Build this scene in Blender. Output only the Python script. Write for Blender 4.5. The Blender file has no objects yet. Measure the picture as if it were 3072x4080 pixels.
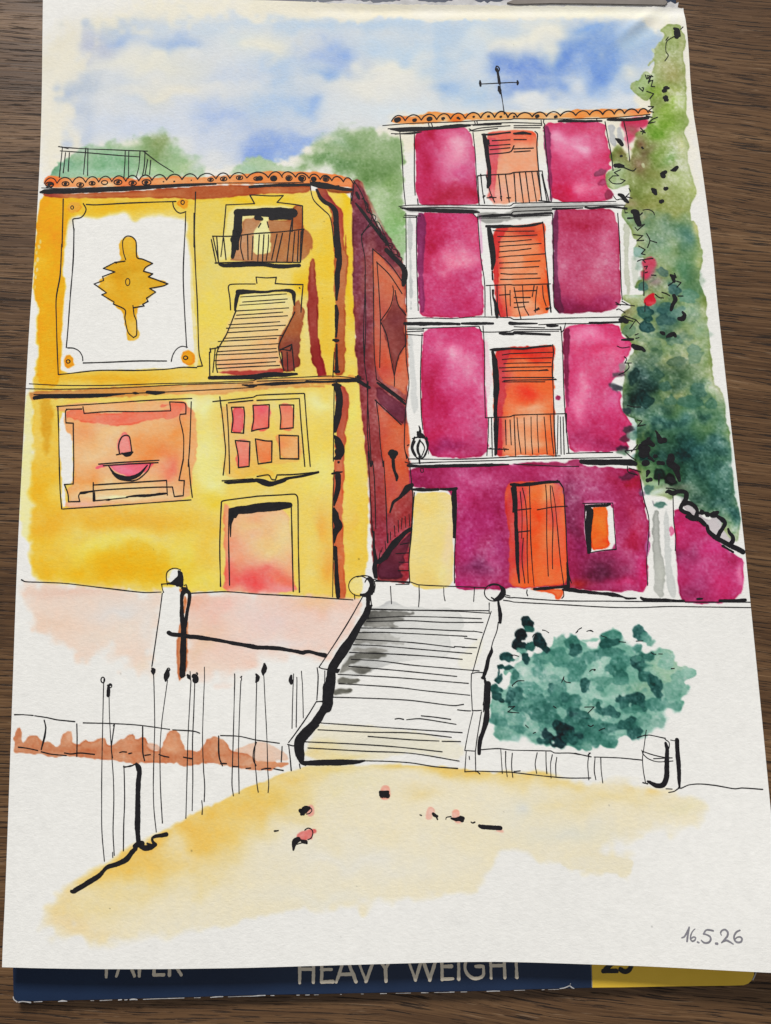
import bpy, math
import numpy as np

# ------------------------------------------------------------------ camera, light, exposure
SC = bpy.context.scene
COL = SC.collection
F_PX, CX, CY = 2850.0, 1536.0, 2040.0          # focal length and centre of the 3072 x 4080 photograph
TILT = math.radians(8.53)
CAM = np.array([0.0, -0.039, 0.2073])
cd = bpy.data.cameras.new('camera')
cam = bpy.data.objects.new('camera', cd)
COL.objects.link(cam)
cam.location = CAM
cam.rotation_euler = (TILT, 0, 0)
cd.sensor_fit = 'AUTO'
cd.sensor_width = 36.0
cd.lens = 36.0 * F_PX / 4080.0
cd.clip_start = 0.01
cd.clip_end = 20.0
SC.camera = cam

w = bpy.data.worlds.new('World')
SC.world = w
w.use_nodes = True
w.node_tree.nodes['Background'].inputs['Color'].default_value = (0.86, 0.93, 1.0, 1)
w.node_tree.nodes['Background'].inputs['Strength'].default_value = 0.15


def area_light(name, loc, target, size, size_y, power, color):
    ld = bpy.data.lights.new(name, 'AREA')
    ld.shape = 'RECTANGLE'
    ld.size, ld.size_y, ld.energy, ld.color = size, size_y, power, color
    o = bpy.data.objects.new(name, ld)
    COL.objects.link(o)
    o.location = loc
    import mathutils
    d = mathutils.Vector(target) - mathutils.Vector(loc)
    o.rotation_euler = d.to_track_quat('-Z', 'Y').to_euler()
    return o


area_light('window_light', (-0.8, 4.5, 3.35), (0, 0, 0), 1.15, 0.95, 384.0, (1.0, 0.982, 0.95))
area_light('fill_light', (0.03, -0.10, 0.52), (0.02, -0.09, 0), 0.35, 0.35, 0.5, (1.0, 0.96, 0.90))  # added soft overhead fill, lifts the middle and lower part of the sheet

SC.view_settings.view_transform = 'Standard'
SC.view_settings.look = 'None'
SC.view_settings.exposure = 0.0
SC.view_settings.gamma = 1.0

# ------------------------------------------------------------------ photo pixels -> points on the table
K3 = 1666.0 / 1024.0
FR = {'S': (0, 0, 1.0), 'F': (0, 0, 1666.0 / 3072.0), 'G': (1900, 2400, 1666.0 / 900.0),
      'H': (2650, 3640, 1666.0 / 422.0), 'V': (2400, 600, 1666.0 / 672.0)}
for _r, _oy in (('A', 0), ('B', 850), ('C', 1800), ('D', 2700), ('E', 3700)):
    for _c in range(3):
        FR['%s%d' % (_r, _c)] = (1024 * _c, _oy, K3)
CT, ST = math.cos(TILT), math.sin(TILT)


def relief(x, y):
    """height of the sheet over its resting plane (metres): slow waves, a crease by the top right corner, corners that lift"""
    z = 0.00018 * np.sin(x * 38 + 0.6) * np.cos(y * 27 + 0.4) + 0.00012 * np.sin(x * 71 - y * 55)
    u = (x - 0.082) * 0.75 + (y - 0.1535) * 0.66
    v = -(x - 0.082) * 0.66 + (y - 0.1535) * 0.75
    z = z + 0.00042 * np.exp(-(v / 0.0018) ** 2 - (u / 0.009) ** 2) - 0.0003 * np.exp(-((v + 0.004) / 0.002) ** 2 - ((u - .002) / 0.008) ** 2)
    z = z - 0.0005 * np.exp(-((y - 0.1585) / 0.0022) ** 2) * (1 / (1 + np.exp(-(x + 0.02) / 0.006)))
    z = z + 0.0016 * np.exp(-((x - 0.105) / 0.035) ** 2 - ((y + 0.132) / 0.04) ** 2)
    return z


def unproj(px, py, z=None):
    """where the ray of a photo pixel meets the sheet (z None) or a level plane"""
    px, py = np.asarray(px, float), np.asarray(py, float)
    dx, dy = (px - CX) / F_PX, (CY - py) / F_PX
    yd, zd = dy * CT + ST, dy * ST - CT
    zz = np.zeros_like(px) if z is None else np.full_like(px, z)
    for _ in range(5 if z is None else 1):
        t = (zz - CAM[2]) / zd
        X, Y = CAM[0] + t * dx, CAM[1] + t * yd
        if z is None:
            zz = relief(X, Y)
    return X, Y


def parse(s, z=None):
    """'B0 12,30 14,50 A1 3,4,9' -> N x 3 array: x, y (metres on the sheet), width in frame pixels (nan if none)"""
    fr, out = None, []
    for tok in s.split():
        if tok[0].isalpha():
            fr = FR[tok]
            continue
        v = [float(a) for a in tok.split(',')]
        out.append((fr[0] + v[0] / fr[2], fr[1] + v[1] / fr[2], v[2] / fr[2] if len(v) > 2 else np.nan))
    a = np.array(out)
    X, Y = unproj(a[:, 0], a[:, 1], z)
    return np.stack([X, Y, a[:, 2]], 1)


# ------------------------------------------------------------------ the sheet as a fine grid between its four edges
def resample(P, n):
    P = P[:, :2]
    d = np.r_[0, np.cumsum(np.hypot(*np.diff(P, axis=0).T))]
    t = np.linspace(0, d[-1], n)
    return np.stack([np.interp(t, d, P[:, 0]), np.interp(t, d, P[:, 1])], 1)


def smooth_path(P, it=2):
    P = P[:, :2]
    for _ in range(it):
        Q = [P[0]]
        for a, b in zip(P[:-1], P[1:]):
            Q += [a * .75 + b * .25, a * .25 + b * .75]
        Q.append(P[-1])
        P = np.array(Q)
    return P


NU, NV = 860, 1190
eL = parse('S 171,-12 A0 278,0 268,850 240,1390 B0 222,300 185,800 150,1480 C0 120,500 100,1000 85,1450 D0 60,700 30,1500 E0 20,50 13,250')
eR = parse('A2 1098,52 1130,260 1150,660 1200,960 1245,1280 1290,1640 B2 1310,500 1360,950 1420,1500 C2 1500,650 1540,1050 1600,1650 D2 1640,600 S 3092,3440 3140,3882')
eB = parse('E0 13,250 300,258 900,264 1500,257 E1 100,250 600,235 1100,221 1400,215 E2 0,216 500,233 1000,250 1666,285 S 3140,3882')
eT = parse('S 171,-12 700,-9 1100,2 1290,10 A1 430,18 800,28 1200,30 1666,36 A2 0,38 500,42 1000,47 1098,52')
cL, cR = resample(smooth_path(eL), NV), resample(smooth_path(eR), NV)
cT, cB = resample(smooth_path(eT), NU), resample(smooth_path(eB), NU)
_rng = np.random.default_rng(4)
_jag = np.convolve(_rng.normal(0, 1, NU + 8), np.ones(5) / 5, 'same')[4:-4]
cT[:, 1] += 0.00022 * _jag * (np.arange(NU) > NU * .44)          # torn off the pad along the top
U = np.linspace(0, 1, NU)[None, :, None]
V = np.linspace(0, 1, NV)[:, None, None]
P00, P10, P01, P11 = cL[0], cR[0], cL[-1], cR[-1]
GP = (1 - V) * cT[None] + V * cB[None] + (1 - U) * cL[:, None] + U * cR[:, None] \
    - ((1 - U) * (1 - V) * P00 + U * (1 - V) * P10 + (1 - U) * V * P01 + U * V * P11)
GX, GY = GP[..., 0].copy(), GP[..., 1].copy()
OD = np.zeros((NV, NU, 3), np.float32)            # optical density of the paint lying on the paper, per channel
OWN = np.zeros((NV, NU), np.int16)                # which part of the painting owns each grid point


# ------------------------------------------------------------------ noise fields over the sheet
def lattice(cell, seed):
    """smooth noise, about unit variance, with the given cell size in metres"""
    r = np.random.default_rng(seed)
    n, m = int(0.36 / cell) + 4, int(0.28 / cell) + 4
    g = r.normal(0, 1, (n, m)).astype(np.float32)
    fy, fx = (GY + 0.17) / cell, (GX + 0.13) / cell
    iy, ix = fy.astype(int), fx.astype(int)
    ty, tx = fy - iy, fx - ix
    ty, tx = ty * ty * (3 - 2 * ty), tx * tx * (3 - 2 * tx)
    a = g[iy, ix] * (1 - tx) + g[iy, ix + 1] * tx
    b = g[iy + 1, ix] * (1 - tx) + g[iy + 1, ix + 1] * tx
    return ((a * (1 - ty) + b * ty) * 1.5).astype(np.float32)


N16, N8, N4 = lattice(.016, 1), lattice(.008, 2), lattice(.004, 3)
N2, N1, NF = lattice(.002, 4), lattice(.001, 5), lattice(.0005, 6)
M8, M4, M2 = lattice(.008, 12), lattice(.004, 13), lattice(.002, 14)
WARPX, WARPY = .7 * N8 + .4 * N4 + .15 * N2, .7 * M8 + .4 * M4 + .15 * M2
MOTT = .55 * N16 + .5 * M8 + .4 * M4 + .25 * N2
GRAN = .6 * NF + .5 * N1
EDGE = .26 * N2 + .22 * N1 + .22 * M4


def lin(c):
    c = np.asarray(c, float) / 255.0
    return np.where(c <= .04045, c / 12.92, ((c + .055) / 1.055) ** 2.4)


PAPER_UP, PAPER_LOW = lin((223, 224, 226)), lin((232, 233, 233))      # the bare paper in the photograph, upper and lower half
REF = [PAPER_UP]
GAIN = [1.0]         # how strongly the brush is loaded


def dens(c):
    return -np.log(np.clip(lin(c) / REF[0], 0.004, 1.0)).astype(np.float32)


PARTS = {}          # id -> dict(name, parent, label, strokes)
CUR = [0]


def part(name, parent=0, label=None):
    i = len(PARTS) + 1
    PARTS[i] = dict(name=name, parent=parent, label=label, strokes=[])
    CUR[0] = i
    return i


def use(i):
    CUR[0] = i


def box(P, m):
    x0, y0 = P[:, 0].min() - m, P[:, 1].min() - m
    x1, y1 = P[:, 0].max() + m, P[:, 1].max() + m
    ok = (GX > x0) & (GX < x1) & (GY > y0) & (GY < y1)
    r, c = np.where(ok.any(1))[0], np.where(ok.any(0))[0]
    if len(r) == 0:
        return None
    return slice(r[0], r[-1] + 1), slice(c[0], c[-1] + 1)


def sdf(P, X, Y):
    d2 = np.full(X.shape, 1e9, np.float32)
    ins = np.zeros(X.shape, bool)
    n = len(P)
    for i in range(n):
        ax, ay = P[i, 0], P[i, 1]
        bx, by = P[(i + 1) % n, 0], P[(i + 1) % n, 1]
        ex, ey = bx - ax, by - ay
        L = ex * ex + ey * ey
        if L < 1e-14:
            continue
        wx, wy = X - ax, Y - ay
        t = np.clip((wx * ex + wy * ey) / L, 0, 1)
        np.minimum(d2, (wx - t * ex) ** 2 + (wy - t * ey) ** 2, out=d2)
        if ay != by:
            ins ^= ((ay > Y) != (by > Y)) & (X < (bx - ax) * (Y - ay) / (by - ay) + ax)
    d = np.sqrt(d2)
    return np.where(ins, d, -d)


def sstep(a, b, x):
    t = np.clip((x - a) / (b - a), 0, 1)
    return t * t * (3 - 2 * t)


def chaikin(P, it):
    P = P[:, :2]
    for _ in range(it):
        Q = np.roll(P, -1, 0)
        P = np.stack([P * .75 + Q * .25, P * .25 + Q * .75], 1).reshape(-1, 2)
    return P


def wash(poly, col, spots=None, soft=.2, wob=.35, dark=.25, mott=.16, gran=.05, sm=1, claim=True, op=1.0, mul=False,
         blur=None, keep=None):
    """one wash of watercolour: outline in photo frames, colour as dry on the paper, spots of other colours bled into it
    (soft, wob in millimetres; dark = pigment collected along the drying edge; blur = softer stretches of the edge)"""
    P = parse(poly)
    P = chaikin(P, sm) if sm else P[:, :2]
    b = box(P, .003 + soft * .0015)
    if b is None:
        return
    X, Y = GX[b], GY[b]
    f = float(np.clip((-.025 - P[:, 1].mean()) / .05, 0, 1))
    REF[0] = PAPER_UP * (1 - f) + PAPER_LOW * f
    d = sdf(P, X, Y) * 1000.0 + wob * EDGE[b]
    s = np.full(X.shape, soft, np.float32)
    if blur:
        fr = None
        for g in blur.split(';'):
            q = g.split()
            if q[0][0].isalpha():
                fr = q.pop(0)
            v = [float(e) for e in q[0].split(',')]
            c = parse('%s %f,%f' % (fr, v[0], v[1]))[0]
            r = v[2] / FR[fr][2] * 7.2e-5
            s += v[3] * np.exp(-(((X - c[0]) ** 2 + (Y - c[1]) ** 2) / r ** 2))
        d = d + .35 * (s - soft) * (N4[b] + .6 * N2[b])
    a = sstep(-s, s, d)
    k = np.empty(X.shape + (3,), np.float32)
    k[:] = dens(col)
    if spots:
        fr = None
        for g in spots.split(';'):
            q = g.split()
            if not q:
                continue
            if q[0][0].isalpha():
                fr = q.pop(0)
                if not q:
                    continue
            v = [float(e) for e in q[0].split(',')]
            if len(v) == 6:
                v.insert(3, v[2])
            c = parse('%s %f,%f' % (fr, v[0], v[1]))[0]
            sc = 7.2e-5 / FR[fr][2]
            rx, ry = v[2] * sc * 1.1, v[3] * sc * 1.1
            m = min(rx, ry)
            q2 = ((X - c[0] + .42 * m * WARPX[b]) / rx) ** 2 + ((Y - c[1] + .42 * m * WARPY[b]) / ry) ** 2
            wgt = np.exp(-q2 ** .9)[..., None].astype(np.float32)
            k = k * (1 - wgt) + dens(v[4:7]) * wgt
    D = GAIN[0] * (1 + .55 * mott * MOTT[b] + gran * GRAN[b])
    if dark:
        D = D + dark * np.exp(-((d - .25) / .28) ** 2) * np.clip(1 + .6 * N4[b], 0, 2) * (s < soft + .6)
    k = k * np.clip(D, .3, 2.2)[..., None]
    a = (a * op)[..., None].astype(np.float32)
    if mul:
        OD[b] += k * a
    else:
        OD[b] = OD[b] * (1 - a) + k * a
    if claim:
        OWN[b][a[..., 0] > (.35 if soft < 1 else .12)] = CUR[0]


def dab(spec, **kw):
    """one brush dab: 'G x,y rx,ry angle' in a frame -> small oval wash"""
    fr, xy, rr, ang, col = spec
    n = 14
    t = np.linspace(0, 2 * np.pi, n, endpoint=False)
    q = np.random.default_rng(int(xy[0] * 7 + xy[1] * 13) % 100000)
    rad = 1 + q.normal(0, .10, n)
    ca, sa = math.cos(math.radians(ang)), math.sin(math.radians(ang))
    x, y = rr[0] * rad * np.cos(t), rr[1] * rad * np.sin(t)
    pts = ' '.join('%.1f,%.1f' % (xy[0] + ca * a - sa * b_, xy[1] + sa * a + ca * b_) for a, b_ in zip(x, y))
    wash(fr + ' ' + pts, col, **kw)


def claim_area(poly):
    P = parse(poly)[:, :2]
    b = box(P, .001)
    OWN[b][sdf(P, GX[b], GY[b]) > 0] = CUR[0]


def ink(s, wd=7, mat='ink', z=None):
    """pen or brush-pen strokes, '|' between strokes; a third number is the width there (frame pixels)"""
    fr = None
    for g in s.split('|'):
        g = g.strip()
        if not g:
            continue
        if not g[0].isalpha():
            g = fr + ' ' + g
        fr = [t for t in g.split() if t[0].isalpha()][-1]
        P = parse(g, z)
        f0 = FR[g.split()[0]][2]
        wv = P[:, 2].copy()
        if np.isnan(wv).all():
            wv[:] = wd * 1.12 / f0
        else:
            i = np.arange(len(wv))
            ok = ~np.isnan(wv)
            wv = np.interp(i, i[ok], wv[ok])
        PARTS[CUR[0]]['strokes'].append((P[:, :2], wv * (7.35e-5 + P[:, 1] * 5.2e-5), mat))


def ring(fr, x, y, rx, ry, wd=6):
    t = np.linspace(0, 2 * np.pi + .3, 15)
    ink(fr + ' ' + ' '.join('%.1f,%.1f' % (x + rx * math.cos(a), y + ry * math.sin(a)) for a in t), wd)


def blobs(fr, s):
    """'x,y,d x,y,d' ink blots of diameter d"""
    for t in s.split():
        x, y, d = [float(e) for e in t.split(',')]
        ink('%s %f,%f,%f %f,%f,%f' % (fr, x - d * .12, y + d * .05, d * .86, x + d * .14, y - d * .04, d * .8))


def scallops(fr, xs, y0, y1, h, wd=7):
    n = len(xs) - 1
    for i in range(n):
        a, b_ = xs[i], xs[i + 1]
        ya = y0 + (y1 - y0) * i / n
        yb = y0 + (y1 - y0) * (i + 1) / n
        m = (a + b_) / 2
        ink('%s %f,%f %f,%f %f,%f %f,%f %f,%f' % (fr, a, ya, a + .2 * (b_ - a), ya - .7 * h, m, (ya + yb) / 2 - h, b_ - .2 * (b_ - a), yb - .7 * h, b_, yb), wd)


# ================================================================== THE PAINTING, wash by wash
# --- cream wash round the sky; also paints in the dimmer light up there
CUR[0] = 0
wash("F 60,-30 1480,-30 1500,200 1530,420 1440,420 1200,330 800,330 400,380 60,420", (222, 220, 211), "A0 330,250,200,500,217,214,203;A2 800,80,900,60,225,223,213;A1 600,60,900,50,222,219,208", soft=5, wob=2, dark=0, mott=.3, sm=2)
# --- sky
SKY = part('painted_sky')
wash("F 145,75 165,62 250,52 330,45 430,42 520,40 600,38 640,39 700,42 760,43 775,50 800,46 815,36 870,38 890,43 960,45 1100,42 1200,42 1340,40 1400,50 1440,90 1430,120 1400,160 1370,200 1380,240 1330,238 1090,240 960,248 860,250 845,262 820,285 700,290 640,340 590,352 510,362 430,365 380,330 330,300 270,315 200,330 160,320 145,290 150,262 150,230 140,210 142,190 165,150 170,110",
     (206, 211, 219), """A0 780,250,112,71,160,182,220;1150,300,187,78,152,177,220;640,150,375,78,188,198,212;620,270,118,117,180,187,210;500,600,137,130,164,180,208;560,760,125,234,183,194,213;820,560,112,65,178,193,220;930,640,150,52,182,196,220;1420,760,212,91,163,184,226;1620,960,87,117,140,165,224;1500,500,225,91,188,200,222;1590,290,100,65,178,197,222;950,420,325,104,216,216,209;1050,600,300,78,217,216,210;440,330,137,195,214,213,205;900,820,375,78,197,207,226;1200,900,375,130,196,206,228;
     A1 800,160,1250,91,182,201,224;500,430,187,143,142,168,224;430,490,112,45,112,152,224;550,350,87,78,140,170,226;150,440,225,117,176,196,224;130,490,75,156,176,196,224;320,670,93,71,122,158,226;150,690,225,78,165,190,226;210,950,237,117,146,172,224;60,950,137,117,134,162,220;170,1060,150,52,134,166,226;860,450,287,117,222,222,216;700,560,375,91,218,219,217;40,300,200,78,219,219,211;900,720,375,78,205,215,226;1240,300,175,143,176,199,228;1230,560,75,65,150,180,222;1310,580,62,78,158,186,224;1450,620,100,91,162,190,224;1630,500,137,104,104,142,216;1640,600,75,104,120,156,222;790,300,137,58,184,203,228;980,340,150,78,188,206,226;1450,320,100,260,196,210,226;
     A2 80,470,187,97,90,126,210;10,540,100,78,98,132,212;260,400,137,78,140,170,220;420,430,175,91,84,124,210;560,360,250,156,112,148,214;640,310,225,117,122,156,215;510,195,87,36,128,166,226;680,430,187,117,128,162,220;360,520,187,78,116,150,216;660,560,187,104,166,190,226;800,260,137,91,164,188,216;130,250,262,117,224,223,215;60,640,200,78,220,222,224;300,640,187,78,196,208,228;780,470,87,78,206,212,214;650,640,250,65,206,214,230""",
     soft=.8, wob=.8, dark=.08, mott=.20, sm=2, blur="A0 440,750,1200,1.6;440,250,900,2.5;1300,120,700,2.0;A1 900,840,500,1.2;A2 850,150,500,1.0")

# --- foliage behind the roofs
HILL = part('painted_tree', 0, 'pale green painted tree behind the roof railing, at the left end of the yellow roof')
wash("A0 318,1140 370,1070 470,1000 560,950 650,932 760,935 880,920 960,880 1010,862 1070,870 1130,920 1180,1000 1270,1050 1330,1120 1320,1150 1240,1156 1000,1160 560,1165 330,1170",
     (150, 182, 150), "A0 400,1080,130,60,108,158,130;700,1070,150,60,116,166,128;560,960,200,40,165,190,172;640,1120,300,30,150,190,165;830,960,120,40,156,184,150;1050,960,140,90,132,154,104;1000,910,80,40,146,164,118;1210,1100,130,50,168,192,148;1010,1110,120,40,168,198,158;1280,1110,60,50,182,198,190",
     soft=1.0, wob=.9, dark=.12, mott=.22, gran=.10, sm=2, blur="A0 1150,950,600,1.2;360,1080,250,-.85")
part('painted_tree', 0, 'small pale green painted tree behind the middle of the yellow roof')
wash("A1 -180,1125 -140,1080 -100,1050 -20,1028 60,1034 120,1062 200,1080 300,1075 300,1125 0,1130",
     (168, 192, 162), "A1 -60,1090,80,40,160,190,168;200,1100,90,40,182,200,176", soft=.8, wob=.9, dark=.05, gran=.1, sm=2)
part('painted_tree', 0, 'large olive green painted tree between the two houses')
wash("A1 250,1105 310,1010 380,930 460,880 540,850 660,835 780,850 880,885 930,905 942,1000 950,1330 962,1450 968,1560 B1 968,180 962,330 945,330 905,250 850,160 790,90 740,20 A1 720,1310 680,1200 650,1165 600,1135 540,1115 400,1110",
     (146, 172, 132), "A1 560,1080,110,60,84,124,74;440,1040,110,40,96,136,84;640,940,140,70,140,164,124;800,950,150,80,150,174,136;520,900,120,50,152,178,150;740,1100,120,110,116,148,98;850,1220,100,110,128,160,104;770,1350,50,130,172,196,156;880,1450,60,140,142,178,120;820,1330,50,70,160,185,146;B1 880,120,60,90,138,180,124;940,230,30,90,150,184,140",
     soft=.55, wob=.8, dark=.10, mott=.28, gran=.12, sm=2, blur="A1 330,1000,420,1.6;540,850,380,1.0")
RAIL = part('roof_railing')
ink("A0 380,950 410,955 560,965 700,970 820,975 955,980|390,978 560,990 800,1010 905,1017|405,955 395,1050 385,1150|425,990 410,1120|450,990 442,1110|557,960 548,1050 542,1130|570,962 568,1138|812,975 810,1050 803,1160|835,978 833,1155|908,980 900,1080 882,1152|940,985 935,1080 922,1145|957,1035 940,1135|977,1040 970,1130|930,980 1020,1050 1125,1117|400,952 420,958 442,963", 6)

# --- the yellow house
GAIN[0] = 1.06
YH = part('painted_house', 0, 'yellow painted house with an ornament panel and an orange tiled roof')
wash("B0 205,1110 222,1200 222,1660 C0 210,300 205,560 150,570 122,300 145,0 B0 152,1400 170,1180", (226, 220, 168), soft=.6, wob=.6, sm=2, dark=.05)
wash("A0 262,1255 245,1430 225,1660 B0 232,100 216,400 212,510 248,600 252,800 240,1000 216,1110 216,1400 214,1650 C0 210,100 205,300 200,560 200,690 215,790 262,845 430,856 700,886 930,910 1050,913 1240,915 1470,905 1666,918 C1 300,936 560,950 620,956 690,945 700,830 710,700 718,400 724,150 712,0 B1 692,1350 670,1120 650,900 634,600 629,300 626,50 A1 623,1500 620,1230 300,1240 A0 1666,1245 1300,1265 400,1270",
     (226, 201, 106), """A0 700,1330,420,60,222,180,40;1500,1290,260,40,226,190,40;1400,1420,120,120,218,196,90;330,1440,110,200,222,162,14;330,1590,100,160,222,160,12;
     B0 310,60,110,200,222,162,14;300,300,120,200,224,165,16;290,560,100,200,224,164,16;300,800,90,180,224,164,14;300,960,80,140,222,165,22;330,1130,60,120,205,150,32;300,1350,34,170,206,152,28;360,1300,140,260,226,196,84;330,1600,160,150,222,178,60;250,1500,70,200,226,192,86;700,1060,420,40,222,176,50;1330,350,110,260,216,202,116;1420,660,180,160,222,204,96;1300,900,70,130,224,202,96;1350,1290,80,90,234,228,160;1340,1560,90,120,228,216,130;1250,1250,60,60,236,230,180;
     A1 450,1470,120,140,226,188,52;580,1300,40,140,226,192,40;170,1290,140,40,226,194,60;
     B1 430,380,110,240,226,188,46;600,450,40,330,230,186,34;400,140,100,110,220,194,84;300,720,70,240,220,208,142;470,800,60,160,222,194,84;610,900,40,170,230,206,110;420,620,60,200,224,188,62;400,1230,110,70,238,226,170;420,1450,110,160,228,206,110;640,1300,60,180,236,216,120;620,1560,60,160,226,196,80;330,1560,80,140,228,204,112;
     C1 420,160,90,150,232,214,120;640,200,50,180,230,208,104;640,600,70,240,220,190,84;430,500,60,110,236,168,78;600,460,60,90,232,184,90;340,560,70,220,222,196,92;350,760,90,140,228,204,120;470,740,50,110,228,170,80;
     C0 250,580,120,180,224,174,34;240,240,110,160,224,172,36;260,760,70,60,224,168,30;300,480,120,80,226,178,50;700,440,460,60,222,172,66;600,520,300,60,228,190,92;680,620,330,80,234,214,112;350,660,180,90,226,190,78;860,760,240,70,222,172,24;640,800,250,45,224,178,44;900,700,180,60,224,176,34;1100,740,120,50,224,180,40;420,790,200,60,228,198,84;1200,700,110,160,232,210,96;1350,600,90,160,228,190,76;1180,470,120,80,226,186,64;1430,180,100,120,234,226,158;1380,300,110,50,228,198,70;1330,60,60,140,232,218,140;1300,850,200,60,234,206,90;640,470,420,50,224,176,56;880,760,260,60,222,170,20;B1 420,300,110,150,227,190,56;C1 650,420,60,300,228,196,84""",
     soft=.35, wob=.45, dark=.16, mott=.16, sm=1, blur="C0 205,500,700,.8;B0 240,800,300,.3")
wash("A0 264,1270 330,1275 414,1285 442,1400 434,1500 428,1640 B0 440,40 408,300 430,420 408,700 396,1000 376,1100 372,1112 345,1120 300,1115 262,1112 246,1080 246,1000 256,800 250,600 216,512 220,400 238,100 A0 230,1600 246,1430", (226, 166, 22), "B0 320,1000,80,120,226,170,34;400,200,60,200,226,158,14;300,500,90,200,226,164,16;A0 300,1330,80,60,226,172,30", soft=.3, wob=.4, dark=.12, claim=False)
wash("B0 250,1195 345,1195 335,1400 318,1540 300,1580 282,1500 265,1350", (208, 156, 36), soft=.7, wob=.5, dark=0, claim=False, op=.85)
# dry-brush streaks at the left end
for _q in ((238, 250), (246, 300), (228, 330), (232, 410), (226, 480), (262, 180), (250, 220), (240, 365)):
    dab(('B0', _q, (7, 16), 8, (214, 208, 190)), soft=.2, op=.8, dark=0, claim=False)

GAIN[0] = 1.0
# roof tiles and eave
use(YH)
TILE = part('roof_tiles', YH)
wash("A0 283,1180 298,1142 345,1136 400,1152 470,1158 520,1148 600,1156 700,1156 760,1146 850,1158 950,1146 1050,1152 1150,1140 1250,1150 1400,1142 1500,1136 1640,1126 A1 0,1116 100,1108 220,1112 350,1112 450,1122 560,1142 620,1165 634,1200 600,1216 350,1196 0,1192 A0 1640,1192 1300,1198 900,1208 600,1214 320,1218 290,1205",
     (228, 142, 84), "A0 330,1165,60,40,228,104,44;500,1175,90,30,234,160,104;800,1180,120,30,230,128,76;1100,1170,90,30,238,164,112;1380,1170,120,30,234,146,88;700,1195,70,20,238,196,160;A1 80,1150,120,30,222,132,66;400,1150,120,40,222,124,60;580,1185,60,40,222,140,90", soft=.18, wob=.3, dark=.2)
scallops('A0', [287, 370, 470, 555, 640, 725, 815, 900, 985, 1080, 1180, 1280, 1400, 1490, 1600, 1740, 1830], 1190, 1148, 36, 7)
scallops('A1', [160, 250, 338, 410, 485, 560, 622], 1140, 1186, 30, 7)
for _x, _y, _d in ((322, 1196, 34), (425, 1191, 30), (520, 1198, 30), (597, 1188, 26), (765, 1181, 34), (860, 1187, 32), (950, 1182, 38), (1365, 1165, 24), (1450, 1160, 28), (1553, 1152, 28), (1665, 1158, 26)):
    blobs('A0', '%d,%d,%d' % (_x, _y, _d * .72))
    ring('A0', _x, _y, _d * .75, _d * .45, 6)
blobs('A0', '1060,1178,12 1130,1176,12 1240,1168,10 340,1190,20')
ring('A0', 678, 1183, 20, 13, 6)
for _x, _y, _d in ((20, 1156, 24), (108, 1157, 30), (207, 1155, 30), (292, 1156, 34), (367, 1161, 24), (447, 1160, 28)):
    blobs('A1', '%d,%d,%d' % (_x, _y, _d))
    ring('A1', _x, _y, _d * .68, _d * .55, 6)
EAVE = part('roof_eave', YH)
wash("A0 268,1250 500,1256 900,1238 1200,1212 1400,1199 1640,1203 A1 0,1206 200,1204 345,1206 350,1235 300,1254 0,1254 A0 1640,1262 1500,1275 1290,1296 1100,1281 500,1287 300,1280", (172, 92, 52),
     "A0 320,1262,60,30,150,60,50;900,1262,220,18,190,112,62;1450,1250,130,40,170,84,44;A1 100,1235,110,25,190,112,66", soft=.18, wob=.25)
wash("A1 440,1212 520,1216 610,1226 612,1250 500,1252 460,1240", (150, 84, 40), soft=.2)
ink("A0 263,1246,16 290,1242,36 500,1238,36 800,1224,32 1000,1212,26 1200,1200,22 1400,1193,10|1618,1212,18 1640,1211,22 A1 60,1204,20 150,1200,24 340,1198,20|356,1190,24 400,1198,40 450,1206,40 500,1214,26 560,1226,26 612,1230,18|440,1216,20 530,1206,10")
ink("A0 270,1218 400,1222 800,1210 1200,1192 1500,1186 1640,1186 A1 0,1188 300,1182 A0 |A0 300,1215 320,1220 340,1212", 5)

# ornament panel
PANEL = part('ornament_panel', YH, 'white panel with an ochre ornament')
claim_area("A0 410,1290 408,1500 B0 390,400 366,550 370,850 378,1045 640,1018 1180,1000 1310,990 1280,600 1262,300 A0 1260,1600 1268,1275")
wash("A0 470,1400 560,1412 800,1408 1000,1404 1150,1406 1210,1420 1205,1520 B0 1210,160 1238,240 1240,420 1242,600 1262,800 1275,992 1000,1010 600,1020 400,1036 394,950 404,700 425,430 402,400 410,300 442,60 462,20",
     (235, 236, 237), "B0 460,30,20,60,214,206,180", soft=.3, wob=.25, dark=0, mott=.0, claim=False, blur="A0 850,1390,420,1.2")
wash("B0 1212,150 1240,240 1252,500 1282,800 1278,990 1262,990 1244,600 1232,250", (222, 214, 170), soft=.3, dark=.05, claim=False)
wash("B0 790,305 776,260 773,180 800,155 830,145 865,156 888,195 894,285 930,298 988,322 965,340 932,375 990,392 965,412 1000,422 1088,455 1050,480 970,490 1010,508 985,540 950,562 935,590 895,605 884,650 885,740 908,782 892,815 850,830 825,818 820,770 806,700 800,640 742,595 735,575 663,528 692,515 650,490 632,475 660,455 645,440 675,415 745,380 668,355 740,322",
     (216, 166, 36), "B0 850,740,60,110,222,188,90;800,350,110,60,204,152,22;700,450,60,60,220,176,56;920,500,90,60,208,156,24;830,200,50,60,220,170,40", soft=.15, wob=.3, dark=.12, claim=False)
for _f, _p, _r, _c in (('A0', (482, 1345), (46, 40), (218, 150, 40)), ('A0', (1187, 1320), (33, 33), (222, 152, 34)), ('B0', (450, 960), (34, 46), (222, 158, 26)), ('B0', (1218, 935), (42, 48), (222, 158, 26))):
    dab((_f, _p, _r, 0, _c), soft=.2, claim=False)
ring('A0', 468, 1345, 9, 11, 6)
ring('A0', 1184, 1312, 11, 13, 6)
ring('B0', 442, 960, 12, 11, 6)
ring('B0', 1203, 936, 14, 11, 6)
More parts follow.
